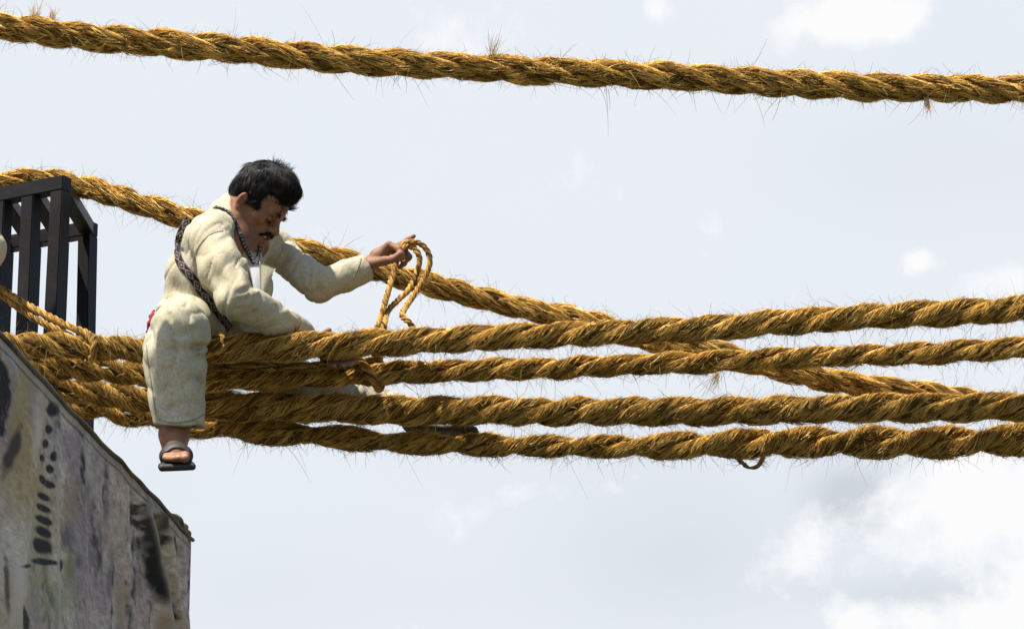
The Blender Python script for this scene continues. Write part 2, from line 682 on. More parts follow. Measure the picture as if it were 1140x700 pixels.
            hairC.append(fibre_cols(H, 0.62, pal, w))
    if hairP:
        hp = np.vstack(hairP)
        ho = np.vstack(hairO)
        hr = np.concatenate(hairR)
        hv_, hq = fibre_mesh(hp, ho + 0.01, hr, [1, 1, 0.9, 0.8, 0.6, 0.3])
        o = mesh_obj('loose_fibres', hv_, hq, material, root, np.repeat(np.vstack(hairC), hp.shape[1] * 3, axis=0))
        o['kind'] = 'stuff'
    return root, c


def ragged_tuft(parent, at, direction, count, length, spread, bright=1.0, name='frayed_tuft', r=0.0007):
    at = np.asarray(at)
    d = nrm(np.asarray(direction, float))
    K = 6
    st = at + rng.normal(0, 0.006, (count, 3))
    dv = nrm(d + rng.normal(0, spread, (count, 3)))
    ln = length * rng.uniform(0.5, 1.15, count)
    t = np.linspace(0, 1, K)[None, :, None]
    p = st[:, None] + ln[:, None, None] * (dv[:, None] * t + rng.normal(0, 0.25, (count, 1, 3)) * t * t)
    v, q = fibre_mesh(p, np.repeat(rng.normal(0, 1, (count, 1, 3)), K, 1), np.full(count, r), [1, 1, 0.9, 0.8, 0.6, 0.3])
    return mesh_obj(name, v, q, M_ROPE, parent, np.repeat(fibre_cols(count, bright), K * 3, axis=0))


# ------------------------------------------------------------------ ground
M_GROUND = mat('dry_grass', (0.075, 0.075, 0.035), 0.95, noise=[(0.35, (0.10, 0.085, 0.05), 0.4, 0.7), (6, (0.045, 0.05, 0.025), 0.45, 0.7)], bump=(20, 0.02))
g = 1500.0
ground = mesh_obj('ground', [(-g, -g, 0), (g, -g, 0), (g, g, 0), (-g, g, 0)], np.array([[0, 1, 2, 3]]), M_GROUND, smooth=False)
ground['kind'] = 'structure'

# ------------------------------------------------------------------ canvas covered block the ropes are tied over
YA = 8.2
A_ = P(0, 375, YA)
TOPZ = A_[2]
B_ = PZ(213, 600, TOPZ)
E = nrm(B_ - A_)                      # along the top edge, away from the camera
LEN = float(np.linalg.norm(B_ - A_))
NF = nrm(np.cross(E, np.array([0, 0, 1.0])))   # outward normal of the painted face
if NF[1] > 0:
    NF = -NF
DN = np.array([0, 0, -1.0])


def face_sv(px, py):
    """surface coordinates (metres along the edge, metres down) of a photo point on the canvas face"""
    d = ray(px, py)
    t = ((A_ - C0) @ NF) / (d @ NF)
    q = C0 + d * t - A_
    return q @ E, -q[2]


def sag(x):
    q = np.stack([x * 2.3, x * 0 + 2.2, x * 0], -1)
    return (0.014 * vnoise(q, 1.0) + 0.007 * vnoise(q, 3.2)) * np.clip((LEN - x) / .2, 0, 1)


def build_block():
    root = empty('rope_anchor_block', 'tall block covered in painted grey and black canvas, lower left under the ropes', 'anchor block')
    s_lo, s_hi = -1.6, LEN
    v_hi = 1.35
    ns, nv = 620, 460
    sx = np.linspace(s_lo, s_hi, ns)
    vy = np.linspace(0, 1, nv)
    vy = np.where(vy < 0.92, vy / 0.92 * v_hi, v_hi + (vy - 0.92) / 0.08 * (TOPZ - v_hi))
    Sg, Vg = np.meshgrid(sx, vy, indexing='ij')
    # --- surface relief: seams, sagging folds, wrinkles
    k = LEN / 213.0                          # metres along the face per photo pixel, on average

    def line(p0, p1, w):
        a = np.array(face_sv(*p0))
        b = np.array(face_sv(*p1))
        t = np.clip((Vg - a[1]) / (b[1] - a[1]), -0.05, 1.4)
        x = a[0] + (b[0] - a[0]) * t
        return (Sg - x) / (w * k), np.clip((Vg - a[1]) / (b[1] - a[1]) * 8, 0, 1)
    disp = np.zeros_like(Sg)
    for p0, p1, w, amp in (((152, 548), (180, 700), 5, 0.075), ((163, 556), (194, 700), 5, 0.085), ((128, 530), (138, 700), 4, 0.03), ((106, 505), (112, 700), 4, 0.03), ((200, 595), (206, 700), 3, 0.03), ((62, 445), (64, 700), 3, 0.018),
                           ((92, 470), (96, 700), 2.5, 0.010), ((38, 440), (3, 700), 10, 0.05), ((138, 540), (150, 700), 6, 0.02), ((118, 515), (120, 700), 5, 0.012),
                           ((10, 390), (16, 520), 6, 0.03)):
        x, fade = line(p0, p1, w)
        disp += amp * fade * np.exp(-x * x)
    q3 = np.stack([Sg * 2.2, Vg * 1.1, Sg * 0], -1)
    disp += 0.028 * vnoise(q3, 1.3) + 0.012 * vnoise(np.stack([Sg * 3, Vg * 2, Sg * 0 + 4], -1), 3.1) + 0.004 * vnoise(np.stack([Sg * 3, Vg * 3, Sg * 0 + 9], -1), 9)
    edge = np.clip(Vg / 0.05, 0, 1) * np.clip((s_hi - Sg) / 0.05, 0, 1)
    disp *= edge * np.where(Sg / k < 105, .26, .26 + .34 * np.clip((Sg / k - 105) / 30, 0, 1))
    pos = A_ + Sg[..., None] * E + Vg[..., None] * DN + disp[..., None] * NF
    pos[..., 2] += sag(Sg) * np.exp(-Vg / .35)
    # --- paint
    u = Sg / k                               # about photo pixels along the edge
    w_ = Vg * 330

    def n2(sx_, sy_, o, sc):
        return vnoise(np.stack([u * sx_, w_ * sy_, u * 0 + o], -1), sc)
    streak = np.clip(0.5 + 0.9 * (0.5 * n2(1, 0.12, 1, 0.055) + 0.4 * n2(1, 0.13, 2, 0.16) + .3 * n2(1, .35, 12, .4)), 0, 1)
    patch = np.clip(0.56 + 0.9 * (0.6 * n2(1, 0.45, 3, 0.03) + 0.3 * n2(1, 0.5, 4, 0.10) + .22 * n2(1, .6, 13, .25)), 0, 1)
    fine = np.clip(0.5 + 0.8 * (0.5 * n2(1, 0.7, 5, 0.35) + 0.5 * n2(1, 1, 6, 0.75)), 0, 1)
    grey = np.array([0.37, 0.312, 0.30])
    pale = np.array([0.62, 0.535, 0.48])
    och = np.array([0.42, 0.32, 0.17])
    olive = np.array([0.22, 0.21, 0.10])
    dark = np.array([0.045, 0.042, 0.05])
    pink = np.array([0.44, 0.33, 0.29])

    def lerp(a, b, t):
        return a + (b - a) * np.clip(t, 0, 1)[..., None]
    col = np.broadcast_to(grey, Sg.shape + (3,)).copy()
    col = lerp(col, pale, (streak - 0.42) * 2.6)
    col = lerp(col, pink, (patch - 0.58) * 2.0)
    leftish = np.clip((110 - u) / 50, 0, 1)
    col = lerp(col, och, leftish * (0.25 + 1.1 * (n2(1, 0.5, 8, 0.03))) * 0.9)
    col = lerp(col, dark, (0.40 - patch) * 6.5 * (0.3 + fine * 1.2))
    col = lerp(col, dark, (0.36 - streak) * 4.0)
    rust = n2(1, .4, 21, .05)
    col = lerp(col, np.array([.30, .20, .12]), (rust - .22) * 2.6 * fine)
    mauve = n2(1, .2, 24, .09)
    col = lerp(col, np.array([.33, .26, .27]), (mauve - .14) * 2.4)
    col = col * (0.72 + 0.56 * fine)[..., None]

    def spot(px, py, rx, ry, c, rot=0.0, soft=0.35, strength=1.0, rough=0.25):
        nonlocal col
        s0, v0 = face_sv(px, py)
        s1, v1 = face_sv(px + 1, py)
        s2, v2 = face_sv(px, py + 1)
        Jm = np.linalg.inv(np.array([[s1 - s0, s2 - s0], [v1 - v0, v2 - v0]]))
        ds, dv = Sg - s0, Vg - v0
        x = Jm[0, 0] * ds + Jm[0, 1] * dv
        y = Jm[1, 0] * ds + Jm[1, 1] * dv
        cr, sr = math.cos(rot), math.sin(rot)
        x, y = cr * x + sr * y, -sr * x + cr * y
        d = np.sqrt((x / rx) ** 2 + (y / ry) ** 2) + rough * n2(1, 1, px * 0.1, 0.2)
        col = lerp(col, np.array(c), strength * np.clip((1 - d) / soft, 0, 1))
    # pale and ochre bands of the painted stonework
    spot(16, 640, 14, 90, pale, rot=0.12, soft=0.9, strength=0.8)
    spot(44, 610, 18, 110, (0.40, 0.35, 0.22), soft=0.9, strength=0.75)
    spot(30, 425, 14, 45, (0.36, 0.28, 0.14), rot=-0.3, soft=0.8, strength=0.8)
    spot(36, 480, 9, 60, pale, rot=0.15, soft=0.8, strength=0.75)
    spot(66, 665, 26, 40, (0.30, 0.29, 0.16), soft=0.9, strength=0.7)
    spot(76, 630, 10, 26, olive, soft=0.9, strength=0.8)
    spot(164, 592, 5, 22, (0.36, 0.28, 0.07), rot=-0.15, soft=0.8, strength=0.9)
    spot(10, 395, 5, 40, (0.40, 0.38, 0.42), rot=-0.25, soft=0.6, strength=0.8)
    # black shapes
    ink = (0.022, 0.022, 0.026)
    spot(0, 440, 9, 48, ink, soft=0.25)
    spot(9, 505, 6, 40, ink, rot=0.25, soft=0.5, strength=0.85)
    spot(2, 650, 3, 40, ink, soft=0.6, strength=0.8)
    spot(25, 690, 7, 18, ink, rot=-0.3, soft=0.4)
    for (x, y, rx, ry, ro) in ((58, 455, 7, 9, 0.2), (53, 478, 5, 5.5, .4), (49, 494, 4.5, 5.5, .3), (59, 508, 4, 5.5, 0.1), (44, 510, 3.5, 5, -.5), (55, 522, 5, 5.5, .3),
                               (46, 534, 6, 4, .9), (54, 539, 7, 4.5, 0.5), (48, 553, 9, 4.2, .5), (48, 566, 10, 4.2, .42), (48, 579, 11, 4.5, .38), (47, 592, 11, 5.5, .5),
                               (46, 608, 12, 8.5, 0.55), (48, 625, 15, 4.0, 0.08), (24, 630, 9, 2.6, -.1), (66, 629, 3, 7.5, 0.1)):
        spot(x, y, rx * 1.25, ry * 1.15, ink, rot=ro, soft=0.35, rough=0.15)
    spot(74, 595, 10, 22, (0.08, 0.07, 0.085), soft=0.8, strength=0.8)
    spot(86, 625, 5, 14, (0.10, 0.08, 0.09), soft=0.8, strength=0.7)
    spot(168, 634, 8, 48, ink, rot=-0.17, soft=0.35, rough=.15)
    spot(184, 690, 6, 22, ink, rot=-0.1, soft=0.4)
    spot(179, 592, 5.5, 40, ink, rot=-0.25, soft=0.5, strength=0.9, rough=.15)
    spot(110, 610, 4, 60, (0.12, 0.105, 0.115), rot=-.03, soft=.8, strength=.7)  # pale strips and this dark one paint in fold light and shade
    spot(137, 600, 4, 60, (0.50, 0.45, 0.42), rot=-.05, soft=.9, strength=.6)
    spot(205, 650, 3, 50, (0.50, 0.45, 0.43), rot=-.03, soft=.9, strength=.6)
    spot(100, 540, 6, 40, (0.45, 0.40, 0.38), soft=.9, strength=.6)
    spot(122, 640, 9, 34, (0.09, 0.085, 0.10), soft=0.8, strength=0.75)
    spot(117, 560, 5, 26, (0.10, 0.095, 0.11), soft=0.8, strength=0.6)
    spot(193, 650, 4, 40, (0.10, 0.09, 0.10), soft=0.9, strength=0.5)
    spot(155, 650, 6, 34, (0.13, 0.115, 0.11), soft=0.9, strength=0.6)
    # folded hem below the edge
    col = lerp(col, np.array([.40, .36, .34]), .8 * np.exp(-((Vg - .014) / .012) ** 2) * (.6 + .4 * fine))
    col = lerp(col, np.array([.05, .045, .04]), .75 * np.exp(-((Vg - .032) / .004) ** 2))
    # pale seam lines, plus light painted along the fold ridges
    for p0, p1, w, st in (((62, 460), (64, 700), 1.2, 0.7), ((94, 470), (96, 700), 1.0, 0.4), ((152, 548), (180, 700), 1.6, 0.6), ((165, 558), (195, 700), 1.4, 0.6)):
        x, fade = line(p0, p1, w)
        col = lerp(col, np.array((0.48, 0.44, 0.40)), st * fade * np.exp(-x * x))
    i = np.arange(ns - 1)[:, None] * nv
    j = np.arange(nv - 1)[None]
    q = np.stack([i + j, i + j + 1, i + nv + j + 1, i + nv + j], -1).reshape(-1, 4)
    M = mat('painted_canvas', (0.3, 0.3, 0.3), 0.85, attr=True, noise=[(14, (0.27, 0.22, 0.20), 0.58, 0.84)], bump=(45, 0.004), spec=0.2)
    mesh_obj('canvas_front', pos.reshape(-1, 3), q, M, root, col.reshape(-1, 3))
    # the other three sides and the top, hidden from the photograph's side
    rb = nrm(np.array([B_[0], B_[1], 0]))
    rot = math.radians(5)
    back = np.array([rb[0] * math.cos(rot) - rb[1] * math.sin(rot), rb[0] * math.sin(rot) + rb[1] * math.cos(rot), 0])
    Lp = A_ + s_lo * E
    Bq = B_ + back * 2.6
    Lq = np.array([Lp[0] - 1.2, Bq[1] + 0.3, TOPZ])
    z0 = np.array([0, 0, -TOPZ])
    top = TOPZ
    v = [B_, Bq, Lq, Lp, B_ + z0, Bq + z0, Lq + z0, Lp + z0]
    M2 = mat('plain_canvas', (0.25, 0.23, 0.22), 0.9, noise=(3, (0.08, 0.075, 0.08), 0.4, 0.7), bump=(60, 0.004))
    mesh_obj('canvas_sides', v, np.array([[0, 1, 5, 4], [1, 2, 6, 5], [2, 3, 7, 6]]), M2, root, smooth=False)
    mesh_obj('canvas_top', v[:4], np.array([[0, 1, 2, 3]]), M2, root, smooth=False)
    # rolled hem along the top edge
    t = np.linspace(s_lo, LEN + 0.01, 160)
    hem = A_ + t[:, None] * E + NF * 0.004
    hem[:, 2] += sag(t) + 0.003 * vnoise(np.stack([t * 5, t * 0, t * 0], -1), 1.0)
    hv, hq = tube(hem, 0.007 + 0.002 * vnoise(np.stack([t * 9, t * 0 + 3, t * 0], -1), 1.0), 8)
    hc = np.tile(np.array([[0.11, 0.095, 0.085]]), (len(hv), 1)) * (1 + 0.6 * vnoise(hv, 14))[:, None]
    mesh_obj('rolled_hem', hv, hq, M, root, hc)
    # bunched corner where the canvas is tucked in
    sh = Shape()
    c1 = [A_ + E * LEN * f + np.array([0, 0, z]) for f, z in ((0.86, 0.006), (0.91, 0.018), (0.95, 0.012), (0.975, 0.004), (0.988, -0.02))]
    sh.chain(c1, [0.008, 0.013, 0.014, 0.010, 0.007], k=0.01)
    sh.disp = lambda p: 0.004 * vnoise(p, 40)
    cv, cq = sh.mesh(0.005)
    cc = np.tile(np.array([[0.16, 0.12, 0.085]]), (len(cv), 1)) * (1 + 0.9 * vnoise(cv, 25))[:, None]
    mesh_obj('corner_tuck', cv, cq, M, root, np.clip(cc, 0.015, 1))
    return root


build_block()

# ------------------------------------------------------------------ black steel cage standing on the block
def beam(name, a, b, w, side, material, parent):
    a = np.asarray(a, float)
    b = np.asarray(b, float)
    d = nrm(b - a)
    x = nrm(np.asarray(side, float) - d * (np.asarray(side, float) @ d))
    y = np.cross(d, x)
    bm = bmesh.new()
    vs = []
    for p in (a, b):
        for sx, sy in ((-1, -1), (1, -1), (1, 1), (-1, 1)):
            vs.append(bm.verts.new(p + x * sx * w[0] / 2 + y * sy * w[1] / 2))
    bm.faces.new(vs[0:4][::-1])
    bm.faces.new(vs[4:8])
    for i in range(4):
        j = (i + 1) % 4
        bm.faces.new((vs[i], vs[j], vs[4 + j], vs[4 + i]))
    bmesh.ops.recalc_face_normals(bm, faces=bm.faces)
    bmesh.ops.bevel(bm, geom=bm.edges[:], offset=0.003, segments=2, affect='EDGES')
    me = bpy.data.meshes.new(name)
    bm.to_mesh(me)
    bm.free()
    me.materials.append(material)
    o = bpy.data.objects.new(name, me)
    COL.objects.link(o)
    o.parent = parent
    return o


M_STEEL = mat('black_painted_steel', (0.009, 0.007, 0.007), 0.5, noise=(9, (0.024, 0.017, 0.013), 0.5, 0.75), bump=(160, 0.0006), spec=0.25)
CY = 10.55
CZ = P(70, 206, CY)[2]
cage = empty('steel_cage', 'open black steel cage of square bars standing on the block behind the ropes', 'cage')
FR = PZ(68, 206, CZ)                                   # front right corner
dirw = nrm(PZ(0, 219, CZ) - FR)                        # along the front rail, to the left
dirb = nrm(PZ(98, 256, CZ) - FR)                       # back along the right side
wide = 1.05
dep = float(np.linalg.norm(PZ(98, 256, CZ) - FR))
dxp = float(np.linalg.norm(PZ(35, 212, CZ) - FR))
up = np.array([0, 0, 1.0])
tb = 0.052
for kx in range(9):
    f0 = FR + dirw * dxp * kx
    b0 = f0 + dirb * dep
    post_top = -up * (tb / 2)
    beam('post', np.array([f0[0] - 0.012, f0[1], TOPZ]) if kx == 0 else np.array([f0[0], f0[1], TOPZ]), f0 + post_top, (tb, tb), dirw, M_STEEL, cage)
    beam('post', np.array([b0[0] + (0.02 if kx == 0 else 0), b0[1], TOPZ]), b0 + post_top, (tb, tb), dirw, M_STEEL, cage)
    beam('cross_rail', f0 + dirb * (tb / 2 + 0.002), b0 - dirb * (tb / 2 + 0.002), (tb * 0.96, tb * 0.9), dirw, M_STEEL, cage)
endw = FR + dirw * (dxp * 8 + tb / 2)
beam('top_rail', FR - dirw * tb / 2, endw, (tb, tb), dirb, M_STEEL, cage)
beam('top_rail', FR + dirb * dep - dirw * tb / 2, endw + dirb * dep, (tb, tb), dirb, M_STEEL, cage)

# ------------------------------------------------------------------ the heavy ropes
LEGX = P(196, 400, 10.0)[0]


def flip(x):
    t = float(np.tanh((x - LEGX) / 0.06))
    return -t * (1.0 if t > 0 else 1.7)        # left of the man the lay runs the other way


Y3, Y4, Y5, Y6 = 9.95, 10.08, 10.20, 10.32
GR = 'heavy fibre ropes'
r1, c1 = rope('twisted_rope', 'thick golden fibre rope crossing the sky high above the man',
              [P(x, y, 9.3) for x, y in ((-300, -8), (-90, 21), (0, 31), (60, 38), (120, 43), (240, 53), (400, 68), (550, 76), (700, 84), (860, 92), (1000, 97), (1140, 100), (1230, 101), (1430, 102))],
              0.0425, 3, 0.41, lambda x: 1.0, lay=-1.0, fibre_pitch=0.30, hairs=2400, bright=1.25, group=GR, fuzz=1.5, wob=0.005)
r2, c2 = rope('twisted_rope', 'fibre rope sloping down behind the man from the top of the black cage',
              [P(*q) for q in ((-90, 211, 10.90), (0, 204, 10.88), (50, 201, 10.85), (100, 209, 10.80), (150, 225, 10.72), (205, 242, 10.66), (290, 265, 10.6), (360, 285, 10.58), (430, 303, 10.57),
                               (500, 322, 10.56), (570, 340, 10.55), (650, 357, 10.5), (720, 378, 10.45), (790, 391, 10.42), (850, 407, 10.42), (920, 422, 10.42), (1000, 434, 10.42),
                               (1070, 444, 10.42), (1140, 458, 10.42), (1230, 470, 10.42), (1430, 494, 10.45))],
              0.040, 3, 0.40, lambda x: 1.0, lay=-1.0, fibre_pitch=0.34, hairs=2400, bright=1.25, group=GR, fuzz=1.6)
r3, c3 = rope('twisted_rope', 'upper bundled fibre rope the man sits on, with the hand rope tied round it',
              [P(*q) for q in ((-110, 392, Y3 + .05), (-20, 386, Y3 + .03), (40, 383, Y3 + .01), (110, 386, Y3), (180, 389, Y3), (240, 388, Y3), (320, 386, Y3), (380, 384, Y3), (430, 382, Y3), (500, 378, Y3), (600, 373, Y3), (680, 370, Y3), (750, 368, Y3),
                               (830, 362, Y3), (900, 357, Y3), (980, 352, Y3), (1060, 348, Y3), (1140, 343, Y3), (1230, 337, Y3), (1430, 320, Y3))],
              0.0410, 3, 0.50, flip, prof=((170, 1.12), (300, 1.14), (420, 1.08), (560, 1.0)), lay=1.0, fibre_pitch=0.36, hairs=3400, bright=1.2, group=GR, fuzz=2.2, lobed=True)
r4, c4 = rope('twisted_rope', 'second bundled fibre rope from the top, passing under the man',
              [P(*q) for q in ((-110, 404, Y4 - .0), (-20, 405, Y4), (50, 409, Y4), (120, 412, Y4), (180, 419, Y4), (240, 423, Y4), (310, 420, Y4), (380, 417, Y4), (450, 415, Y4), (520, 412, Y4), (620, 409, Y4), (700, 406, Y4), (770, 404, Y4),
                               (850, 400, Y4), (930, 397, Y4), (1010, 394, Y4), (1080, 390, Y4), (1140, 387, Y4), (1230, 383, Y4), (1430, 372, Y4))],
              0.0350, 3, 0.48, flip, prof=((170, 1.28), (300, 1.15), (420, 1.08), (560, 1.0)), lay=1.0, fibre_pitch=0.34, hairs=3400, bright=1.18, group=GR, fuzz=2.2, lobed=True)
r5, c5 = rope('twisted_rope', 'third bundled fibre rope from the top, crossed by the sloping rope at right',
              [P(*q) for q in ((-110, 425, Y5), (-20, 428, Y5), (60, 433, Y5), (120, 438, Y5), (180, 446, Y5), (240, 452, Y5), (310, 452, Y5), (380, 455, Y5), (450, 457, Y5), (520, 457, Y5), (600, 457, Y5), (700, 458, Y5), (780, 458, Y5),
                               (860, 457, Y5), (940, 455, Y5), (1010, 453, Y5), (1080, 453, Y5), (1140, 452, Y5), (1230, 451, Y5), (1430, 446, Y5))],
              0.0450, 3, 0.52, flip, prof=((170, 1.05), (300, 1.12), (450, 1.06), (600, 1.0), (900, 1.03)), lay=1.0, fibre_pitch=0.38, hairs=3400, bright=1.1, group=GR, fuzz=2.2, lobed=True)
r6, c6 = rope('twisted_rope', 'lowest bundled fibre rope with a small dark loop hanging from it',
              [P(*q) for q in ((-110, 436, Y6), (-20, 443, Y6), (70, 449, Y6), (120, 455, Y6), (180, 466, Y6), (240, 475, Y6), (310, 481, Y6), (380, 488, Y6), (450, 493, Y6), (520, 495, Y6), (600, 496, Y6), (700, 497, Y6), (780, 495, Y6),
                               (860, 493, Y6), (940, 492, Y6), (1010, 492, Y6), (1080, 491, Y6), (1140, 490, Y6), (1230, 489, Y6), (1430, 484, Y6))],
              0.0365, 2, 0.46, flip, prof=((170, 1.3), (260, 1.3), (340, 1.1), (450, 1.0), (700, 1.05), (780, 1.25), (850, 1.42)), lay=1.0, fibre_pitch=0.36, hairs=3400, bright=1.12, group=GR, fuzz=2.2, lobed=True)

# tufts and the small loop
ragged_tuft(r1, P(39, 22, 9.28), (-0.1, 0, 1), 40, 0.045, 0.25)
ragged_tuft(r1, P(57, 23, 9.28), (0.2, 0, 1), 34, 0.040, 0.3)
ragged_tuft(r1, P(548, 62, 9.28), (0.0, 0, 1), 26, 0.06, 0.5, 0.6)
ragged_tuft(r1, P(1032, 112, 9.28), (0.05, -0.1, -1), 46, 0.04, 0.10)
ragged_tuft(r1, P(676, 98, 9.28), (0.05, 0, -1), 2, 0.16, 0.05, 0.5)
ragged_tuft(r4, P(800, 416, Y4 - .03), (-0.5, 0, -1), 34, 0.08, 0.28, 0.8)
ragged_tuft(r3, P(331, 372, Y3), (0.05, 0, 1), 30, 0.035, 0.12, 1.0)
lp, _ = smooth_path([P(*q) for q in ((815, 505, Y6 - .052), (823, 512, Y6 - .058), (833, 520, Y6 - .06), (843, 519, Y6 - .06), (849, 510, Y6 - .06), (855, 497, Y6 - .06), (862, 488, Y6 - .05))], 0.006)
lv, lq = tube(lp, 0.0065 + .0028 * vnoise(lp, 60), 9)
lv = lv + .0016 * vnoise(lv, 260)[:, None] * np.array([1, -1, 1])
ragged_tuft(r6, P(824, 512, Y6 - .058), (-.6, 0, -.3), 16, .03, .4, .5)
ragged_tuft(r6, P(846, 515, Y6 - .06), (.8, 0, -.2), 16, .03, .4, .5)
lf = rng.integers(0, len(lp) - 6, 260)
mesh_obj('hanging_loop', lv, lq, M_ROPE, r6, np.tile(np.array([[0.20, 0.10, 0.035]]), (len(lv), 1)) * (1 + 0.5 * vnoise(lv, 200))[:, None])

# thin ropes
TP = np.array([[0.62, 0.36, 0.085], [0.56, 0.28, 0.055], [0.45, 0.20, 0.035], [0.66, 0.44, 0.15]])
TW = np.array([0.4, 0.3, 0.15, 0.15])
thin = dict(n=3, lay=-1.0, fibre_pitch=0.12, density=1.2, hairs=60, bright=1.0, material=M_TWINE, wob=0.0008, fuzz=0.25, pal=TP, w=TW,
            frad=0.0007, flen=(0.02, 0.05), clump=0.05, step=0.004, hair_len=0.008, cat='rope')
YH = 10.13
rope('thin_rope', 'thin golden rope looped over the raised hand and round the upper rope',
     [P(*q) for q in ((428, 388, Y3 + .075), (427, 372, Y3 + .06), (428, 360, Y3 + .06), (431, 347, 10.06), (443, 334, 10.09), (455, 322, 10.11), (463, 306, YH), (467, 291, YH), (464, 280, YH), (457, 274, YH + .01), (449, 276, YH - .005),
                      (443.5, 284, YH - .02), (438, 303, 10.1), (431, 328, 10.06), (423, 356, 10.02), (418.5, 370, Y3 + .06), (419, 386, Y3 + .07), (430, 393, Y3 + .07), (448, 387, Y3 + .07), (459, 374, Y3 + .065), (460, 366, Y3 + .05), (455, 359, Y3 + .04), (447.5, 352, 10.02),
                      (450, 344, 10.06), (456, 335, 10.09), (470, 314, YH), (477.5, 297, YH), (477.5, 283, YH), (470, 273, YH), (459, 269.5, YH), (450, 272, YH + .01), (443, 279, YH + .02), (441, 286, YH + .03))],
     0.0098, pitch=0.06, hand=lambda x: -1.0, **thin)
rope('thin_rope', 'doubled thin golden rope slanting down across the black cage at far left',
     [P(*q) for q in ((-70, 296, 10.15), (-20, 314, 10.13), (0, 321, 10.1), (31, 340, 10.05), (72, 361, 9.98), (98, 372, 9.93), (104, 382, 9.895), (103, 396, 9.905), (98, 402, 9.96), (90, 392, 10.01), (80, 376, 10.0),
                      (63, 367, 9.99), (31, 350, 10.05), (0, 327, 10.12), (-20, 317, 10.15), (-70, 300, 10.17))],
     0.0115, pitch=0.075, hand=lambda x: 1.0, **thin)
thin2 = dict(thin)
thin2.update(bright=0.85, hairs=120)
rope('rope_lashing', 'short orange rope lashing tied round the second rope below the hand',
     [P(*q) for q in ((393, 396, Y4 - .01), (398, 399, Y4 - .05), (407, 409, Y4 - .058), (415, 421, Y4 - .055), (421, 432, Y4 - .01), (424, 428, Y4 + .05), (425, 408, Y4 + .055), (421, 398, Y4 + .02), (417, 393, Y4 - .02), (419, 389, Y4 - .03))],
     0.013, pitch=0.085, hand=lambda x: -1.0, **thin2)
thin3 = dict(thin)
thin3.update(bright=0.62, hairs=200, pal=PAL, w=PALW, material=M_ROPE, frad=0.0009)
rope('thin_rope', 'thin flat brown rope lying between the upper and second ropes beside the leg',
     [P(*q) for q in ((182, 408, 10.0), (205, 407, 9.995), (240, 407, 9.985), (290, 408, 9.985), (340, 408, 9.99), (385, 405, 10.02), (420, 402, 10.08))],
     0.0155, pitch=0.5, hand=lambda x: -1.0, **thin3)

# ------------------------------------------------------------------ people
M_SKIN = mat('skin', (0.3, 0.15, 0.09), 0.6, attr=True, noise=[(70, (0.13, 0.062, 0.038), 0.56, 0.85)], bump=(260, 0.0004), spec=0.22, sss=0.06)
M_WOOL = mat('cream_wool', (0.465, 0.418, 0.31), 0.95, noise=[(5, (0.40, 0.345, 0.225), 0.42, 0.72), (17, (0.33, 0.29, 0.19), 0.58, 0.80), (170, (0.25, 0.22, 0.155), 0.46, 0.78)], bump=(320, 0.0011), spec=0.08)
M_TROUSER = mat('stained_wool', (0.45, 0.41, 0.30), 0.95, noise=[(6, (0.36, 0.325, 0.22), 0.42, 0.70), (13, (0.20, 0.175, 0.10), 0.55, 0.74), (120, (0.24, 0.215, 0.15), 0.46, 0.80)], bump=(320, 0.0013), spec=0.08)
M_HAIR = mat('black_hair', (0.013, 0.010, 0.010), 0.55, spec=0.25)
M_STRANDS = mat('hair_strands', (0.013, 0.010, 0.010), 0.6, attr=True, spec=0.22)
M_LEATHER = mat('dark_leather', (0.026, 0.021, 0.019), 0.6, noise=(40, (0.065, 0.055, 0.048), 0.5, 0.75), bump=(150, 0.001), spec=0.4)
M_SHIRT = mat('white_cotton', (0.5, 0.5, 0.53), 0.85, bump=(120, 0.001))
M_BAND = mat('woven_band', (0.1, 0.1, 0.1), 0.9, attr=True, spec=0.1)
M_TEETH = mat('teeth', (0.7, 0.66, 0.56), 0.35)


class Head:
    """head frame: x forward, y to the person's left, z up; origin midway between the ears"""

    def __init__(self, origin, F, U, k=1.0):
        self.k = k
        self.o = np.asarray(origin, float)
        self.F = nrm(F)
        U = np.asarray(U, float)
        self.U = nrm(U - self.F * (U @ self.F))
        self.L = np.cross(self.U, self.F)
        self.M = np.stack([self.F, self.L, self.U])

    def __call__(self, x, y, z):
        return self.o + (x * self.F + y * self.L + z * self.U) * self.k

    def local(self, p):
        return (np.asarray(p) - self.o) @ self.M.T / self.k


class ScaledShape:
    def __init__(self, sh, k):
        self.sh, self.k = sh, k

    def ell(self, c, r, M=None, k=.02, mode='u'):
        self.sh.ell(c, tuple(x * self.k for x in r), M, k, mode)

    def cone(self, a, b, ra, rb, k=.02, mode='u'):
        self.sh.cone(a, b, ra * self.k, rb * self.k, k, mode)


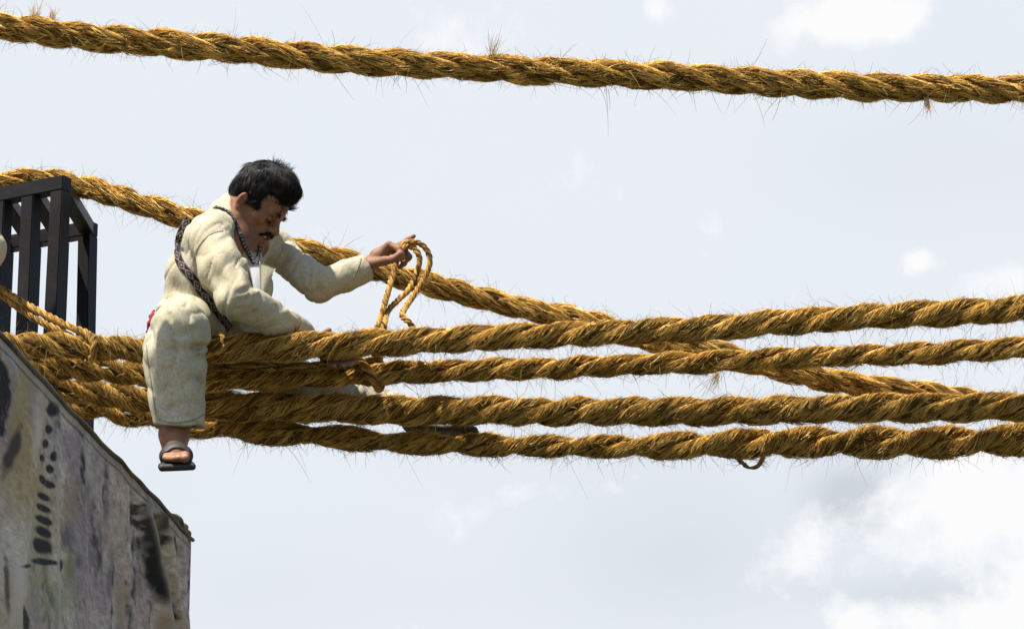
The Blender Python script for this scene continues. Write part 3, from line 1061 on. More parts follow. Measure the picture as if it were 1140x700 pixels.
def head_ops(shape, H):
    M = H.M
    sh = ScaledShape(shape, H.k)
    sh.ell(H(0.006, 0, .060), (.093, .075, .089), M, .02)
    sh.ell(H(.035, 0, -.018), (.064, .061, .085), M, .03)
    sh.ell(H(.062, 0, .05), (.045, .060, .045), M, .02)
    for s in (-1, 1):
        sh.cone(H(-.002, .058 * s, -.022), H(.012, .054 * s, -.052), .015, .017, .03)
        sh.cone(H(.012, .053 * s, -.052), H(.078, .018 * s, -.09), .018, .017, .03)
        sh.ell(H(.066, .046 * s, -.006), (.026, .022, .020), M, .02)
    sh.ell(H(.086, 0, -.095), (.019, .022, .018), M, .02)
    sh.ell(H(.085, 0, -.045), (.026, .036, .032), M, .02)
    sh.cone(H(.092, -.042, .031), H(.100, -.012, .027), .012, .011, .015)
    sh.cone(H(.092, .042, .031), H(.100, .012, .027), .012, .011, .015)
    for s in (-1, 1):
        sh.ell(H(.108, .033 * s, .006), (.021, .021, .013), M, .016, 's')
        sh.ell(H(.0835, .032 * s, .007), (.0155, .017, .0145), M, .004)
        # nasolabial fold
        sh.cone(H(.112, .021 * s, -.020), H(.104, .040 * s, -.052), .0035, .003, .008, 's')
        # crow's feet
        for a in (-.006, .002, .010):
            sh.cone(H(.088, .052 * s, .007 + a * .4), H(.070, .066 * s, .006 + a * 1.6), .0018, .0012, .004, 's')
    for zz in (.062, .075):
        sh.cone(H(.112, -.03, zz), H(.112, .03, zz), .0022, .0022, .005, 's')
    sh.cone(H(.100, 0, .021), H(.120, 0, -.011), .010, .0125, .012)
    sh.ell(H(.121, 0, -.016), (.0135, .0135, .012), M, .008)
    for s in (-1, 1):
        sh.ell(H(.109, .0145 * s, -.017), (.012, .0085, .0095), M, .006)
        sh.ell(H(.112, .008 * s, -.027), (.004, .0035, .004), M, .003, 's')
    # mouth: parted, grinning
    sh.cone(H(.104, -.026, -.040), H(.113, 0, -.036), .006, .007, .008)
    sh.cone(H(.104, .026, -.040), H(.113, 0, -.036), .006, .007, .008)
    sh.cone(H(.100, -.022, -.056), H(.109, 0, -.059), .006, .0075, .008)
    sh.cone(H(.100, .022, -.056), H(.109, 0, -.059), .006, .0075, .008)
    sh.ell(H(.113, 0, -.049), (.019, .031, .0072), M, .004, 's')
    for s in (-1, 1):
        e = np.array([[math.cos(.35), -s * math.sin(.35), 0], [s * math.sin(.35), math.cos(.35), 0], [0, 0, 1]])
        Me = e @ M
        sh.ell(H(-.004, .077 * s, .002), (.015, .0065, .027), Me, .006)
        sh.ell(H(.001, .083 * s, .005), (.0085, .006, .017), Me, .004, 's')
        sh.ell(H(.001, .075 * s, -.022), (.008, .006, .009), Me, .006)


def head_colour(H, v, base):
    q = H.local(v)
    c = np.tile(np.array(base), (len(v), 1))
    x, y, z = q[:, 0], np.abs(q[:, 1]), q[:, 2]
    near = (np.linalg.norm(q - np.array([.03, 0, 0]), axis=1) < .17)

    def mix(cc, t):
        nonlocal c
        t = np.clip(t, 0, 1)[:, None] * near[:, None]
        c = c + (np.array(cc) - c) * t
    # stubble, lips, cheeks, lash line, ears
    mix((base[0] * .72, base[1] * .70, base[2] * .78), np.exp(-((z + .072) / .03) ** 2) * (x > .02) * .8)
    mix((base[0] * 1.15, base[1] * .92, base[2] * .85), np.exp(-(((x - .07) / .03) ** 2 + ((y - .045) / .02) ** 2 + ((z + .006) / .02) ** 2)))
    lips = np.exp(-(((z + .049) / .013) ** 4)) * (x > .098) * (y < .028)
    mix((.28, .105, .075), lips * .75)
    mix((.02, .01, .008), np.exp(-(((z + .048) / .004) ** 2)) * (x > .085) * (x < .106) * (y < .025))
    lid = np.exp(-(((z - .0025) / .0022) ** 2)) * (np.abs(y - .032) < .0155) * (x > .083) * (x < .105)
    mix((.015, .01, .01), lid)
    mix((base[0] * .75, base[1] * .7, base[2] * .7), np.exp(-(((x - .092) / .012) ** 2 + ((y - .034) / .02) ** 2 + ((z - .008) / .016) ** 2)) * .6)
    mix((base[0] * 1.25, base[1] * .85, base[2] * .8), (y > .078) * (np.abs(z) < .04) * (np.abs(x) < .03) * .7)
    return c


def build_hair(H, parent, tuft=True):
    shape = Shape()
    sh = ScaledShape(shape, H.k)
    M = H.M
    sh.ell(H(.006, 0, .068), (.095, .0845, .094), M, .02)
    sh.ell(H(.043, 0, .118), (.061, .067, .043), M, .03)
    sh.ell(H(-.038, 0, .028), (.052, .062, .055), M, .02)
    # cut the face, temples and the room for the ears free
    big = (H(.0, 0, 0) - .35, H(0, 0, 0) + .35)
    sh.ell(H(.125, 0, -.01), (.085, .11, .084), M, .008, 's')
    sh.ell(H(.052, 0, -.066), (.075, .13, .085), M, .010, 's')
    for s in (-1, 1):
        sh.ell(H(-.006, .084 * s, -.004), (.021, .02, .034), M, .008, 's')
        sh.ell(H(.078, .085 * s, .052), (.030, .045, .032), M, .010, 's')
    sh = shape
    sh.half(H(0, 0, -.035), -H.U, big[0], big[1], 's', .02)

    def disp(p):
        q = (p - H.o.astype(np.float32)) @ M.T.astype(np.float32)
        st = np.stack([q[..., 0] * .35, q[..., 1], q[..., 2] * .35], -1)
        return 0.0016 * vnoise(st, 160) + 0.003 * vnoise(q, 40)
    sh.disp = disp
    v, q = sh.mesh(.003)
    def spk0(q):
        return np.linalg.norm(q - np.array([.004, -.005, .160]), axis=1) < .034

    # strands combed forward over the cap
    nrmv = nrm(np.stack([sh.eval(v + np.eye(3)[i] * .003) - sh.eval(v - np.eye(3)[i] * .003) for i in range(3)], -1))
    ql = H.local(v)
    n = 30000
    pick = rng.integers(0, len(v), n)
    st = v[pick]
    nn = nrmv[pick]
    lc = ql[pick]
    whorl = np.array([-.045, 0, .165])
    d = nrm((lc - whorl) * np.array([1, 1, 1]) + rng.normal(0, .012, (n, 3)))
    dw = d @ M
    tang = nrm(dw - nn * (dw * nn).sum(-1, keepdims=True))
    K = 6
    ln = np.where(spk0(lc), rng.uniform(.012, .030, n), rng.uniform(.016, .050, n))
    lift = rng.uniform(.02, .30, n)
    spiky = (np.linalg.norm(lc - np.array([.004, -.005, .160]), axis=1) < .034) & (rng.random(n) < .22)
    tang = np.where(spiky[:, None], tang * .35 + rng.normal(0, .25, (n, 3)), tang)
    lift = np.where(spiky, rng.uniform(.35, .8, n), lift)
    lift = np.where((lc[:, 0] < -.02) & (lc[:, 2] < .03), lift * .4, lift)
    t = np.linspace(0, 1, K)[None, :, None]
    p = st[:, None] - nn[:, None] * .002 + ln[:, None, None] * (tang[:, None] * t + nn[:, None] * (lift[:, None, None] * t - .45 * t * t * (~spiky)[:, None, None]))
    fv, fq = fibre_mesh(p, np.repeat(nn[:, None], K, 1), rng.uniform(.0004, .0009, n), [1, 1, .9, .8, .55, .15])
    sc = rng.uniform(.006, .022, n)[:, None] * np.array([[1, .85, .82]])
    sc = np.where((spiky & (rng.random(n) < .5))[:, None], sc * 0 + rng.uniform(.04, .13, (n, 1)), sc)  # paler strands paint the sky's sheen onto the tuft
    sc = np.where((rng.random(n) < .004)[:, None], sc * 0 + .08, sc)
    col = np.vstack([np.full((len(v), 3), .010), np.repeat(sc, K * 3, axis=0)])
    return mesh_obj('hair', np.vstack([v, fv]), np.vstack([q, fq + len(v)]), M_STRANDS, parent, col)


def brush(name, parent, H, pts, count, length, direction, rad=.0007, spread=.004):
    """short hairs along a curve on the face (eyebrow, moustache)"""
    c, s = smooth_path([H(*q) for q in pts], .001)
    i = rng.integers(0, len(c), count)
    w = np.sin(np.linspace(.25, math.pi - .12, len(c)))[i]
    st = c[i] + rng.normal(0, 1, (count, 3)) * spread * w[:, None]
    dv = nrm(np.array([direction(u) for u in i / len(c)]) @ H.M + rng.normal(0, .25, (count, 3)))
    K = 4
    t = np.linspace(0, 1, K)[None, :, None]
    p = st[:, None] + (length * rng.uniform(.6, 1.2, count))[:, None, None] * dv[:, None] * t
    v, q = fibre_mesh(p, np.repeat(H.F[None, None], count, 0).repeat(K, 1) + .01, np.full(count, rad), [1, 1, .7, .2])
    return mesh_obj(name, v, q, M_HAIR, parent)


def face_parts(H, parent):
    for s in (-1, 1):
        brush('eyebrow', parent, H, [(.108, .012 * s, .027), (.107, .026 * s, .034), (.096, .046 * s, .031)], 240, .010, lambda u: (.2, s * .9, .2))
        # moustache, thick and drooping
    brush('moustache', parent, H, [(.100, -.036, -.047), (.113, -.018, -.032), (.119, 0, -.029), (.113, .018, -.032), (.100, .036, -.047)], 900, .0085,
          lambda u: (.25, (u - .5) * 2.2, -.7), rad=.0008, spread=.0030)
    for s in (-1, 1):
        brush('eyelashes', parent, H, [(.094, .019 * s, .001), (.0985, .032 * s, -.002), (.092, .047 * s, .000)], 220, .0055, lambda u: (.8, s * .3, -.5), rad=.0006, spread=.0008)
    sh = Shape()
    sh.cone(H(.096, -.020, -.0455), H(.103, 0, -.0445), .0050, .0055, .003)
    sh.cone(H(.096, .020, -.0455), H(.103, 0, -.0445), .0050, .0055, .003)
    v, q = sh.mesh(.0012)
    mesh_obj('teeth', v, q, M_TEETH, parent)


def pts(*a):
    return [P(*q) for q in a]


SKIN = (0.225, 0.110, 0.062)
man = empty('person', 'man in cream wool jacket and trousers sitting on the ropes, gripping a thin rope', 'person')
man.location = (0, 0, 0)

# head looks down to the right, turned a little towards the camera
Fh = 0.955 * (0.79 * CR - 0.61 * CU) - 0.295 * CV
Uh = 0.61 * CR + 0.79 * CU
HM = Head(P(278, 229.5, 10.03), Fh, Uh, 1.03)

# --- joints
hipN, kneeN, ankN = P(210, 361, 10.05), P(195, 369, 9.66), P(194, 484, 9.70)
shN, elN, wrN = P(236, 268, 9.90), P(264, 333, 9.79), P(340, 373, 10.05)
shF, elF, wrF = P(306, 276, 10.22), P(355, 317, 10.12), P(407, 299, 10.16)
hipF, kneeF, ankF = P(236, 366, 10.20), P(345, 438, 10.35), P(450, 456, 10.40)


def foot_ops(sh, ank, heel, ball, side, tips, rr):
    """ankle, heel, ball of the foot, toes (base offset, tip, radius)"""
    sh.cone(ank, heel, .034, .030, .03)
    sh.cone(ank, ball, .036, .024, .03)
    sh.cone(heel, ball, .030, .028, .03)
    sh.cone(ball - side * .025, ball + side * .025, .020, .021, .025)
    for off, tip, r in tips:
        b0 = ball + side * off
        mid = b0 * .45 + tip * .55 + np.array([0, 0, .004])
        sh.chain([b0, mid, tip], [r * 1.05, r * .95, r], .0035)


body = Shape()
head_ops(body, HM)
neck = P(263, 250, 10.06)
body.cone(HM(-.022, 0, -.02), neck, .056, .060, .03)
body.cone(HM(.03, 0, -.075), P(272, 258, 10.03), .03, .045, .03)
body.chain([neck, P(250, 290, 10.07), P(222, 345, 10.08)], [.062, .10, .10], .05)
body.cone(shN, shF, .05, .05, .05)
# near arm and hidden right hand
body.chain([shN, elN, wrN], [.042, .032, .024], .02)
palmR = P(366, 394, 10.05)
body.cone(wrN, palmR, .026, .030, .015)
for a, b, c, r in (((372, 393, 10.03), (389, 402, 9.985), (397, 403, 9.945), .0095), ((370, 396, 10.035), (383, 404, 9.985), (391, 406, 9.94), .0095),
                   ((366, 399, 10.04), (376, 406, 9.985), (383, 407, 9.94), .009), ((360, 400, 10.045), (367, 406, 9.99), (373, 407, 9.945), .008)):
    body.chain([palmR, P(*a), P(*b), P(*c)], [.018, r * 1.1, r, r * .9], .006)
body.chain([wrN, P(356, 376, 10.00), P(366, 368, 9.97)], [.02, .013, .010], .01)
# far arm and raised left hand
body.chain([shF, elF, wrF], [.038, .030, .024], .02)
pc = P(421, 286, 10.16)
body.cone(wrF, pc, .025, .027, .02)
kn = [P(433, 272.5, 10.135), P(434.5, 273.5, 10.157), P(434.5, 276, 10.179), P(433, 279.5, 10.199)]
for kpt in kn:
    body.cone(pc, kpt, .022, .0125, .012)
fing = [  # index, middle curled on the rope, ring raised, little curled
    [kn[0], P(444.5, 277.5, 10.118), P(447.5, 286, 10.112), P(443, 289.5, 10.118)],
    [kn[1], P(449, 277, 10.150), P(455, 286, 10.148), P(450, 293, 10.15)],
    [kn[2], P(446, 273, 10.180), P(454, 267.5, 10.185), P(460.5, 263, 10.185)],
    [kn[3], P(445, 283, 10.200), P(450, 293, 10.195), P(445, 298, 10.19)]]
for f, r in zip(fing, (.0098, .0102, .0092, .0082)):
    body.chain(f, [r * 1.12, r * 1.05, r * .95, r * .82], .0045)
body.chain([P(413, 294, 10.145), P(428, 290.5, 10.12), P(438, 288.5, 10.108), P(445.5, 282.5, 10.102)], [.018, .0135, .0115, .0095], .010)
# legs
body.chain([hipN, kneeN, P(194, 425, 9.68), ankN], [.07, .055, .052, .033], .02)
body.cone(P(191, 482, 9.70), P(196, 482, 9.70), .033, .033, .02)
body.chain([hipF, kneeF, P(405, 447, 10.38), ankF], [.07, .055, .050, .034], .02)
sideN = nrm(P(211, 508, 9.5) - P(182, 509, 9.5))
heelN, ballN = P(194, 504, 9.735), P(196, 507.5, 9.56)
nearfoot = Shape()
tipsN = [(.030, P(205.5, 510.5, 9.474), .0135), (.012, P(198, 510.5, 9.468), .0098), (-.002, P(192.8, 510.8, 9.473), .0092), (-.015, P(188, 510.6, 9.484), .0088), (-.027, P(183.6, 510, 9.500), .0085)]
foot_ops(nearfoot, ankN, heelN, ballN, sideN, tipsN, 1)
foot_ops(body, ankN, heelN, ballN, sideN, tipsN, 1)
heelF, ballF = P(464, 467, 10.43), P(503, 471, 10.41)
sideF = nrm(np.array([0.1, 1.0, -0.1]))
tipsF = [(-.030, P(521, 470, 10.375), .012), (-.012, P(521, 470, 10.39), .009), (.002, P(519, 470.5, 10.405), .009), (.015, P(516, 471, 10.42), .0085), (.027, P(512, 471, 10.435), .008)]
farfoot = Shape()
foot_ops(farfoot, ankF, heelF, ballF, sideF, tipsF, 1)
foot_ops(body, ankF, heelF, ballF, sideF, tipsF, 1)
bv, bq = body.mesh(.0026)
bv = relax(bv, bq, 1, .4)
bcol = head_colour(HM, bv, SKIN) * (1 + .10 * vnoise(bv, 60) + .08 * vnoise(bv, 160))[:, None]
# the foot is paler and redder, the toenails lighter
ft = np.linalg.norm(bv - P(195, 495, 9.62), axis=1) < .2
bcol[ft] = bcol[ft] * np.array([1.12, 1.05, 1.0]) * (1 + .25 * vnoise(bv[ft], 45))[:, None]
for off, tip, r in tipsN:
    nail = np.linalg.norm(bv - (tip + np.array([0, -r * .3, r * .8])), axis=1) < r * .62
    bcol[nail] = np.array([.38, .25, .18])
mesh_obj('body', bv, bq, M_SKIN, man, bcol)
face_parts(HM, man)
build_hair(HM, man)

# --- jacket
jk = Shape()
jk.chain([P(216, 350, 10.08), P(234, 306, 10.07), P(252, 278, 10.08)], [.112, .128, .106], .05)
jk.cone(P(266, 301, 10.06), P(275, 320, 10.04), .090, .085, .045)
jk.ell(P(213, 350, 10.08), (.118, .135, .05), None, .03)
jk.half(P(206, 371, 9.98), (0, 0, -1), P(150, 420, 9.8), P(300, 372, 10.4), 's', .02)
jk.cone(P(238, 266, 9.93), P(303, 274, 10.20), .070, .064, .04)
jk.chain([P(227, 268, 9.99), P(220, 302, 10.03)], [.072, .085], .05)
jk.cone(P(254, 242, 10.03), P(237, 258, 9.94), .050, .060, .04)
jk.chain([P(250, 256, 10.07), P(256, 240, 10.06), P(264, 232, 10.05)], [.080, .064, .062], .025)
jk.chain([shN, P(249, 300, 9.845), elN], [.073, .075, .064], .026)
jk.chain([elN, P(302, 354, 9.92), P(340, 373, 10.05)], [.064, .055, .042], .018)
jk.chain([shF, elF], [.060, .055], .018)
jk.chain([elF, P(380, 309, 10.14), P(409, 298, 10.16)], [.055, .050, .044], .016)
# cuff opening at the raised wrist, neck opening
jk.half(P(409, 298, 10.16), wrF - elF, P(400, 320, 10.05), P(430, 270, 10.28), 's', .004)
jk.cone(P(401, 301.5, 10.157), P(425, 291, 10.17), .029, .033, .005, 's')
jk.ell(P(287, 236, 9.97), (.070, .13, .112), None, .010, 's')
jk.cone(P(279, 258, 9.94), P(288, 298, 9.91), .050, .012, .015, 's')
jk.cone(P(277, 250, 9.88), P(284, 280, 9.88), .040, .022, .015, 's')


def jdisp(p):
    st = np.stack([p[..., 0] + .5 * p[..., 2], p[..., 1], p[..., 2] * .6], -1)
    ac = .92 * p[..., 0] - .39 * p[..., 2] + .03 * vnoise(p, 7)
    al = .39 * p[..., 0] + .92 * p[..., 2]
    st2 = np.stack([ac * 1.25, p[..., 1] * .55, al * .32], -1)
    r1_ = 1 - np.abs(vnoise(st2, 13)) * 1.6
    r2_ = 1 - np.abs(vnoise(st2 + 7.7, 24)) * 1.6
    r3_ = 1 - np.abs(vnoise(st2 + 3.3, 46)) * 1.7
    return 0.0035 * vnoise(st, 9) + .0075 * np.clip(r1_, 0, 1) ** 4 + .0045 * np.clip(r2_, 0, 1) ** 4 + .0014 * np.clip(r3_, 0, 1) ** 4 - .002


jcr = creases([(308, 303, 323, 283, 3.6, .016, 10.2), (353, 296, 356, 332, 3.2, .013, 10.2), (346, 298, 344, 318, 3, .007, 10.2), (362, 306, 358, 328, 3, .007, 10.2),
               (384, 292, 397, 312, 3, .005, 10.2), (374, 294, 380, 322, 3.4, .004, 10.2), (368, 296, 370, 318, 3.2, -.005, 10.2), (332, 278, 348, 300, 5, .006, 10.2), (318, 300, 342, 324, 6, -.005, 10.2),
               (216, 288, 232, 262, 3, .004, 9.97), (232, 262, 256, 256, 3, .003, 9.97),
               (262, 262, 274, 300, 4, .010, 9.98), (274, 300, 285, 328, 4, .009, 9.98),
               (226, 288, 254, 330, 6, .006, 9.9), (238, 280, 262, 320, 6, -.006, 9.9), (250, 276, 268, 312, 5, .006, 9.9), (262, 300, 280, 334, 4.5, -.004, 9.92),
               (262, 328, 284, 318, 4, .008, 9.92), (258, 338, 282, 330, 4, .007, 9.92), (252, 346, 276, 342, 4, .007, 9.92), (262, 356, 290, 346, 4.5, .006, 9.92), (284, 360, 306, 346, 4, .005, 9.98), (300, 364, 322, 354, 3.6, .005, 10.03),
               (246, 330, 262, 352, 5, -.005, 9.9),
               (208, 276, 198, 322, 6, .006, 10.1), (190, 312, 214, 342, 6, .007, 10.1), (180, 334, 226, 348, 4.5, .009, 10.1), (212, 310, 236, 346, 5, .007, 10.1), (174, 348, 204, 340, 4, .006, 10.1),
               (202, 300, 220, 334, 5, -.005, 10.1), (294, 284, 306, 270, 4, .005, 10.2), (300, 292, 314, 276, 4, -.004, 10.2), (326, 268, 344, 286, 5, .005, 10.2)])
jk.disp = lambda p: jdisp(p) + jcr(p)
jv, jq = jk.mesh(.0045)
jacket = mesh_obj('jacket', jv, jq, M_WOOL, man)

# --- trousers
tr = Shape()
tr.chain([P(214, 360, 10.09), hipN + np.array([0, -.02, 0]), kneeN + np.array([.012, 0, 0])], [.095, .083, .082], .04)
tr.ell(P(202, 366, 9.665), (.078, .090, .082), None, .03)
tr.chain([kneeN + np.array([.010, 0, -.01]), P(194, 394, 9.67), P(196, 412, 9.675), P(197, 440, 9.685), P(203, 492, 9.70)], [.084, .092, .084, .078, .077], .03)
tr.half(P(206, 373, 9.98), (0, 0, -1), P(150, 420, 9.9), P(300, 372, 10.4), 's', .02)
tr.cone(P(214, 372, 9.64), P(224, 378, 9.66), .036, .022, .025)
tr.chain([P(232, 362, 10.18), kneeF, P(405, 447, 10.38), P(452, 456, 10.40)], [.095, .080, .066, .048], .03, fold=(.008, .05, .5, .6))
hem = P(202, 473.5, 9.63)
tr.half(hem, (-.09, .2, -1), P(150, 540, 9.5), P(260, 474, 9.9), 's', .006)
tr.cone(P(201, 470, 9.692), P(203, 502, 9.70), .040, .062, .006, 's')
tr.half(P(448, 456, 10.40), ankF - kneeF, P(440, 500, 10.25), P(500, 430, 10.55), 's', .004)


def tdisp(p):
    ac = p[..., 0] + .25 * p[..., 2] + .03 * vnoise(p, 7)
    st2 = np.stack([ac * 1.2, p[..., 1] * .6, p[..., 2] * .36], -1)
    r1_ = 1 - np.abs(vnoise(st2 + 1.7, 12)) * 1.6
    r2_ = 1 - np.abs(vnoise(st2 + 5.7, 23)) * 1.6
    return 0.006 * vnoise(np.stack([p[..., 0], p[..., 1], p[..., 2] * .7], -1), 10) + .0085 * np.clip(r1_, 0, 1) ** 5 + .0050 * np.clip(r2_, 0, 1) ** 5 + .0010 * vnoise(p, 40) - .002


tcr = creases([(208, 388, 232, 384, 4, .020, 9.9), (214, 396, 230, 400, 4, .008, 9.9), (186, 386, 208, 394, 4, .009, 9.9), (170, 358, 166, 392, 4, .007, 9.9), (196, 374, 220, 366, 4, .008, 9.9),
               (176, 408, 198, 424, 4, .006, 9.9), (204, 430, 224, 416, 4.5, .008, 9.9), (182, 458, 208, 448, 4, .006, 9.9), (182, 346, 196, 360, 4, .005, 9.9), (206, 344, 214, 362, 4, .005, 9.9),
               (172, 398, 182, 440, 5, -.005, 9.9), (212, 400, 214, 450, 5, -.005, 9.9), (196, 436, 190, 466, 5, .005, 9.9), (178, 467, 226, 462, 3, .004, 9.9), (174, 430, 196, 446, 4, .005, 9.9), (206, 404, 228, 396, 4, .008, 9.9), (184, 402, 206, 410, 5, -.005, 9.9),
               (178, 372, 200, 380, 6, -.006, 9.9)])
tr.disp = lambda p: tdisp(p) + tcr(p)
tv, tq = tr.mesh(.0045)
mesh_obj('trousers', tv, tq, M_TROUSER, man)
# stitched hem roll
th = np.linspace(0, 2 * math.pi, 49)

# --- sandals: sole and strap are sub-parts
def sandal(parent, foot, heel, ball, side, fwd_len, drop):
    root = bpy.data.objects.new('sandal', None)
    COL.objects.link(root)
    root.parent = parent
    fwd = nrm(ball - heel)
    s = nrm(side - fwd * (side @ fwd))
    upv = np.cross(s, fwd)
    if upv[2] < 0:
        upv = -upv
    M = np.stack([fwd, s, upv])
    sh = Shape()
    c = heel * .42 + ball * .58 - upv * drop + fwd * .012
    sh.box(c, (fwd_len / 2, .043, .011), M, .012)
    sh.box(ball - upv * drop + fwd * .045, (.055, .056, .011), M, .0105, .012)
    sh.ell(heel - upv * drop, (.045, .040, .014), M, .012)
    v, q = sh.mesh(.0028)
    mesh_obj('sole', v, q, M_LEATHER, root)
    st = Shape()
    st.ops = [(lambda p: foot.eval(p) - .0048, ball - .1, ball + .1, .002, 'u'), (lambda p: foot.eval(p) - .0005, ball - .1, ball + .1, .002, 's')]
    c2 = ball + fwd * .004
    st.half(c2 + fwd * .024, fwd, ball - .12, ball + .12, 's', .002)
    st.half(c2 - fwd * .026, -fwd, ball - .12, ball + .12, 's', .002)
    st.half(ball - upv * drop, -upv, ball - .12, ball + .12, 's', .002)
    v, q = st.mesh(.0026)
    mesh_obj('strap', v, q, M_LEATHER, root)
    return root


sandal(man, nearfoot, heelN, ballN, sideN, .235, .029)
sandal(man, farfoot, heelF, ballF, sideF, .235, .029)

# --- band, lanyard, badge and collar flap lie on the jacket
tree = BVHTree.FromPolygons([tuple(x) for x in jv], [tuple(int(i) for i in x) for x in jq])
tree_t = BVHTree.FromPolygons([tuple(x) for x in tv], [tuple(int(i) for i in x) for x in tq])
tree_b = BVHTree.FromPolygons([tuple(x) for x in bv], [tuple(int(i) for i in x) for x in bq])


def on_cloth(px, py, off, default=9.95):
    d = Vector(ray(px, py)).normalized()
    hit = tree.ray_cast(Vector(C0), d)
    ht_ = tree_t.ray_cast(Vector(C0), d)
    if ht_[0] is not None and (hit[0] is None or ht_[3] < hit[3]):
        hit = ht_
    hb = tree_b.ray_cast(Vector(C0), d)
    if hb[0] is not None and (hit[0] is None or hb[3] < hit[3]):
        hit = hb
    if hit[0] is None:
        return P(px, py, default), -CV
    n = np.array(hit[1])
    if n @ np.array(d) > 0:
        n = -n
    return np.array(hit[0]) + n * off, n


def ribbon(name, parent, pix, width, pattern, thick=.0025, off=.004):
    pp = np.array(pix, float)
    c, s = smooth_path(np.column_stack([pp, np.zeros(len(pp))]), 1.2)
    loc, nor = [], []
    for x, y, _ in c:
        a, b = on_cloth(x, y, off)
        loc.append(a)
        nor.append(b)
    loc = np.array(loc)
    nor = np.array(nor)
    for _ in range(5):
        loc[1:-1] = .25 * loc[:-2] + .5 * loc[1:-1] + .25 * loc[2:]
        nor[1:-1] = .25 * nor[:-2] + .5 * nor[1:-1] + .25 * nor[2:]
    nor = nrm(nor)
    fine, fs = smooth_path(loc, .0025)
    n2 = nrm(np.stack([np.interp(np.linspace(0, 1, len(fine)), np.linspace(0, 1, len(nor)), nor[:, i]) for i in range(3)], -1))
    T = nrm(np.gradient(fine, axis=0))
    side = nrm(np.cross(T, n2))
    w = np.linspace(-.5, .5, 13)
    top = fine[:, None] + side[:, None] * w[None, :, None] * width + n2[:, None] * (thick * (1 - (2 * w[None, :, None]) ** 4 * .9))
    bot = fine[:, None] + side[:, None] * w[None, ::-1, None] * width - n2[:, None] * thick
    v = np.concatenate([top, bot], 1)
    m_ = v.shape[1]
    i = np.arange(len(fine) - 1)[:, None] * m_
    j = np.arange(m_)[None]
    j2 = (j + 1) % m_
    q = np.stack([i + j, i + j2, i + m_ + j2, i + m_ + j], -1).reshape(-1, 4)
    ww = np.concatenate([w, w[::-1]])
    cc = np.array([[pattern(a, b) for b in ww] for a in fs])
    return mesh_obj(name, v.reshape(-1, 3), q, M_BAND, parent, cc.reshape(-1, 3))


def diamonds(a, b):
    t = (a / .045) % 1.0
    d = abs(t - .5) * 2 + abs(b) * 2.0
    if abs(b) > .42:
        return (.13, .07, .15)
    if .72 < d < .95:
        return (.26, .23, .17)
    if d < .28:
        return (.24, .21, .15)
    return (.022, .016, .022)


def cord(a, b):
    t = (a / .012) % 1.0
    return (.20, .19, .19) if (t < .35 and abs(b) < .35) else (.035, .03, .036)


ribbon('woven_band', man, [(211, 243), (204, 254), (199, 268), (198, 282), (202, 294), (214, 309), (228, 330), (243, 348), (256, 366)], .027, diamonds)
ribbon('lanyard', man, [(240, 231.5), (248, 233), (257, 240), (264, 253), (270, 270), (276, 282), (283, 294)], .017, cord)
ribbon('lanyard', man, [(289, 272), (288, 280), (286, 290), (284, 297)], .014, cord)


def stitch(a, b):
    return (.20, .17, .11) if (a / .009) % 1 < .6 else (.31, .27, .18)


for line in ([(248, 257), (236, 260), (226, 268), (219, 279), (216, 290)], [(402, 288), (400, 295), (397, 303), (393, 312)], [(163, 384), (165, 405), (169, 430), (174, 462)],
             [(177, 467), (188, 470), (202, 470), (216, 467), (227, 461)]):
    ribbon('seam', man, line, .0052, stitch, thick=.001, off=.0006)


def plate(name, pix, material, parent, off, thick, cols=None, bulge=.004, n=10):
    """a thin soft sheet over a four cornered outline lying on the clothes"""
    a, b, c, d = [np.array(p, float) for p in pix]
    X = [P(*p) for p in (a, b, c, d)]
    Nn = nrm(np.cross(X[2] - X[0], X[1] - X[3]))
    if Nn[1] > 0:
        Nn = -Nn
    nv = []
    for layer in (1, -1):
        for i in range(n):
            for j in range(n):
                u, v = i / (n - 1), j / (n - 1)
                p = (X[0] * (1 - u) + X[1] * u) * (1 - v) + (X[3] * (1 - u) + X[2] * u) * v
                nv.append(p + Nn * (bulge * math.sin(u * math.pi) * math.sin(v * math.pi) * 1.0 + layer * thick / 2))
    nv = np.array(nv)
    q = []
    for l in (0, 1):
        o = l * n * n
        for i in range(n - 1):
            for j in range(n - 1):
                f = [o + i * n + j, o + (i + 1) * n + j, o + (i + 1) * n + j + 1, o + i * n + j + 1]
                q.append(f if l == 0 else f[::-1])
    rim = [(i * n) for i in range(n)] + [((n - 1) * n + j) for j in range(1, n)] + [(i * n + n - 1) for i in range(n - 2, -1, -1)] + [j for j in range(n - 2, 0, -1)]
    for k_ in range(len(rim)):
        a_, b_ = rim[k_], rim[(k_ + 1) % len(rim)]
        q.append([a_, b_, b_ + n * n, a_ + n * n])
    return mesh_obj(name, nv, np.array(q), material, parent)


plate('shirt_front', [(277, 296, 9.945), (293, 294, 9.955), (292, 333, 9.935), (283, 326, 9.925)], M_SHIRT, man, .004, .003)
plate('collar_flap', [(289, 291, 9.945), (307, 299, 9.955), (299, 316, 9.945), (290, 334, 9.925)], M_WOOL, man, .012, .005)
M_RED = mat('red_wool', (0.28, 0.03, 0.045), 0.9, noise=(120, (0.05, 0.02, 0.03), 0.5, 0.7))
sh = Shape()
sh.chain(pts((171, 346, 9.93), (169, 352, 9.91), (166, 360, 9.90), (163, 370, 9.90)), [.0045, .006, .004, .003], .004)
sh.disp = lambda p: .002 * vnoise(p, 130)
v_, q_ = sh.mesh(.002)
mesh_obj('sash_tassel', v_, q_, M_RED, man)
v_, q_ = tube(np.array(pts((284, 326, 9.9), (287, 331, 9.9), (289, 336, 9.9))) - CV * .06, .004, 6)

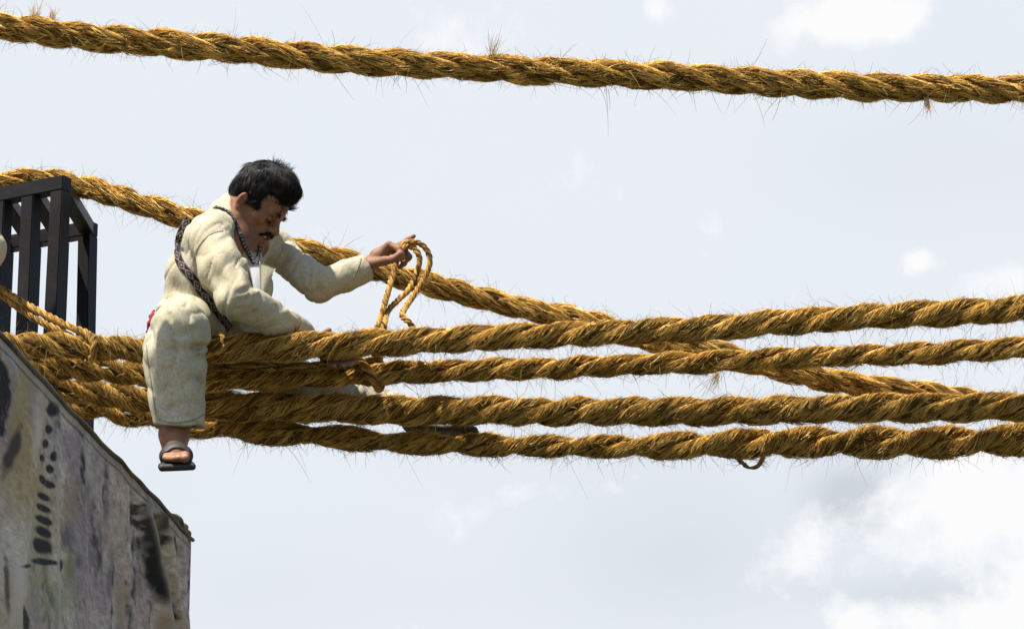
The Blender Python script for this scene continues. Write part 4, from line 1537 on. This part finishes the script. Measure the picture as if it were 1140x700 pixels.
# ------------------------------------------------------------------ the helper at the far left, almost wholly outside the photograph
helper = empty('person', 'person in pale wool sleeves holding the doubled rope, at the far left edge', 'person')
hx = P(-84, 300, 10.22)
ground_z = TOPZ
hx = np.array([hx[0], 10.22, ground_z])
HH = Head(hx + np.array([-.02, 0, 1.50]), (0.9, -0.2, -0.35), (0.3, 0, 0.95))


def hp(x, y, z):
    return hx + np.array([x, y, z])


hb = Shape()
head_ops(hb, HH)
hb.cone(HH(-.02, 0, -.02), hp(-.02, 0, 1.40), .055, .06, .03)
hb.chain([hp(-.02, 0, 1.40), hp(-.04, 0, 1.2), hp(-.05, 0, .88)], [.06, .11, .11], .05)
elbow, hand_ = P(-14, 284, 10.12), P(-30, 312, 10.12)
for s in (-1, 1):
    hb.chain([hp(-.05, .10 * s, .86), hp(-.01, .11 * s, .46), hp(-.04, .11 * s, .07)], [.07, .05, .033], .02)
    hb.cone(hp(-.06, .11 * s, .035), hp(.10, .13 * s, .025), .03, .024, .02)
    e = hp(.03, .2 * s, 1.06) if s > 0 else P(-20, 282, 10.02)
    w = P(-38, 309, 10.14) if s > 0 else P(-34, 311, 10.10)
    hb.chain([hp(-.03, .17 * s, 1.33), e, w], [.048, .038, .025], .02)
    pal = w + np.array([.03, 0, -.01])
    hb.cone(w, pal, .026, .026, .01)
    for kf in range(4):
        b0 = pal + np.array([.02, 0, .018 - .012 * kf])
        hb.chain([pal, b0, b0 + np.array([.025, .02 * s, 0]), b0 + np.array([.012, .045 * s, -.005])], [.014, .010, .0095, .008], .005)
    hb.chain([pal, pal + np.array([.01, .01 * s, .03]), pal + np.array([.03, .02 * s, .035])], [.014, .011, .009], .006)
v_, q_ = hb.mesh(.0045)
mesh_obj('body', v_, q_, M_SKIN, helper, head_colour(HH, v_, SKIN))
face_parts(HH, helper)
build_hair(HH, helper)
hj = Shape()
hj.chain([hp(-.02, 0, 1.36), hp(-.04, 0, 1.2), hp(-.05, 0, .86)], [.085, .145, .15], .05)
hj.cone(hp(-.03, -.15, 1.33), hp(-.03, .15, 1.33), .075, .075, .04)
for s in (-1, 1):
    e = hp(.03, .2 * s, 1.06) if s > 0 else P(-17, 279, 10.02)
    w = P(-42, 307, 10.14) if s > 0 else P(-38, 309, 10.10)
    hj.chain([hp(-.03, .17 * s, 1.33), e], [.075, .068], .03, fold=(.010, .05, .8, .4))
    hj.chain([e, w], [.066, .045], .02, fold=(.010, .04, .2, .6))
hj.disp = jdisp
v_, q_ = hj.mesh(.006)
mesh_obj('jacket', v_, q_, M_WOOL, helper)
ht = Shape()
for s in (-1, 1):
    ht.chain([hp(-.05, .08 * s, .86), hp(-.01, .11 * s, .46), hp(-.03, .11 * s, .12)], [.115, .088, .075], .04)
ht.disp = tdisp
v_, q_ = ht.mesh(.008)
mesh_obj('trousers', v_, q_, M_WOOL, helper)
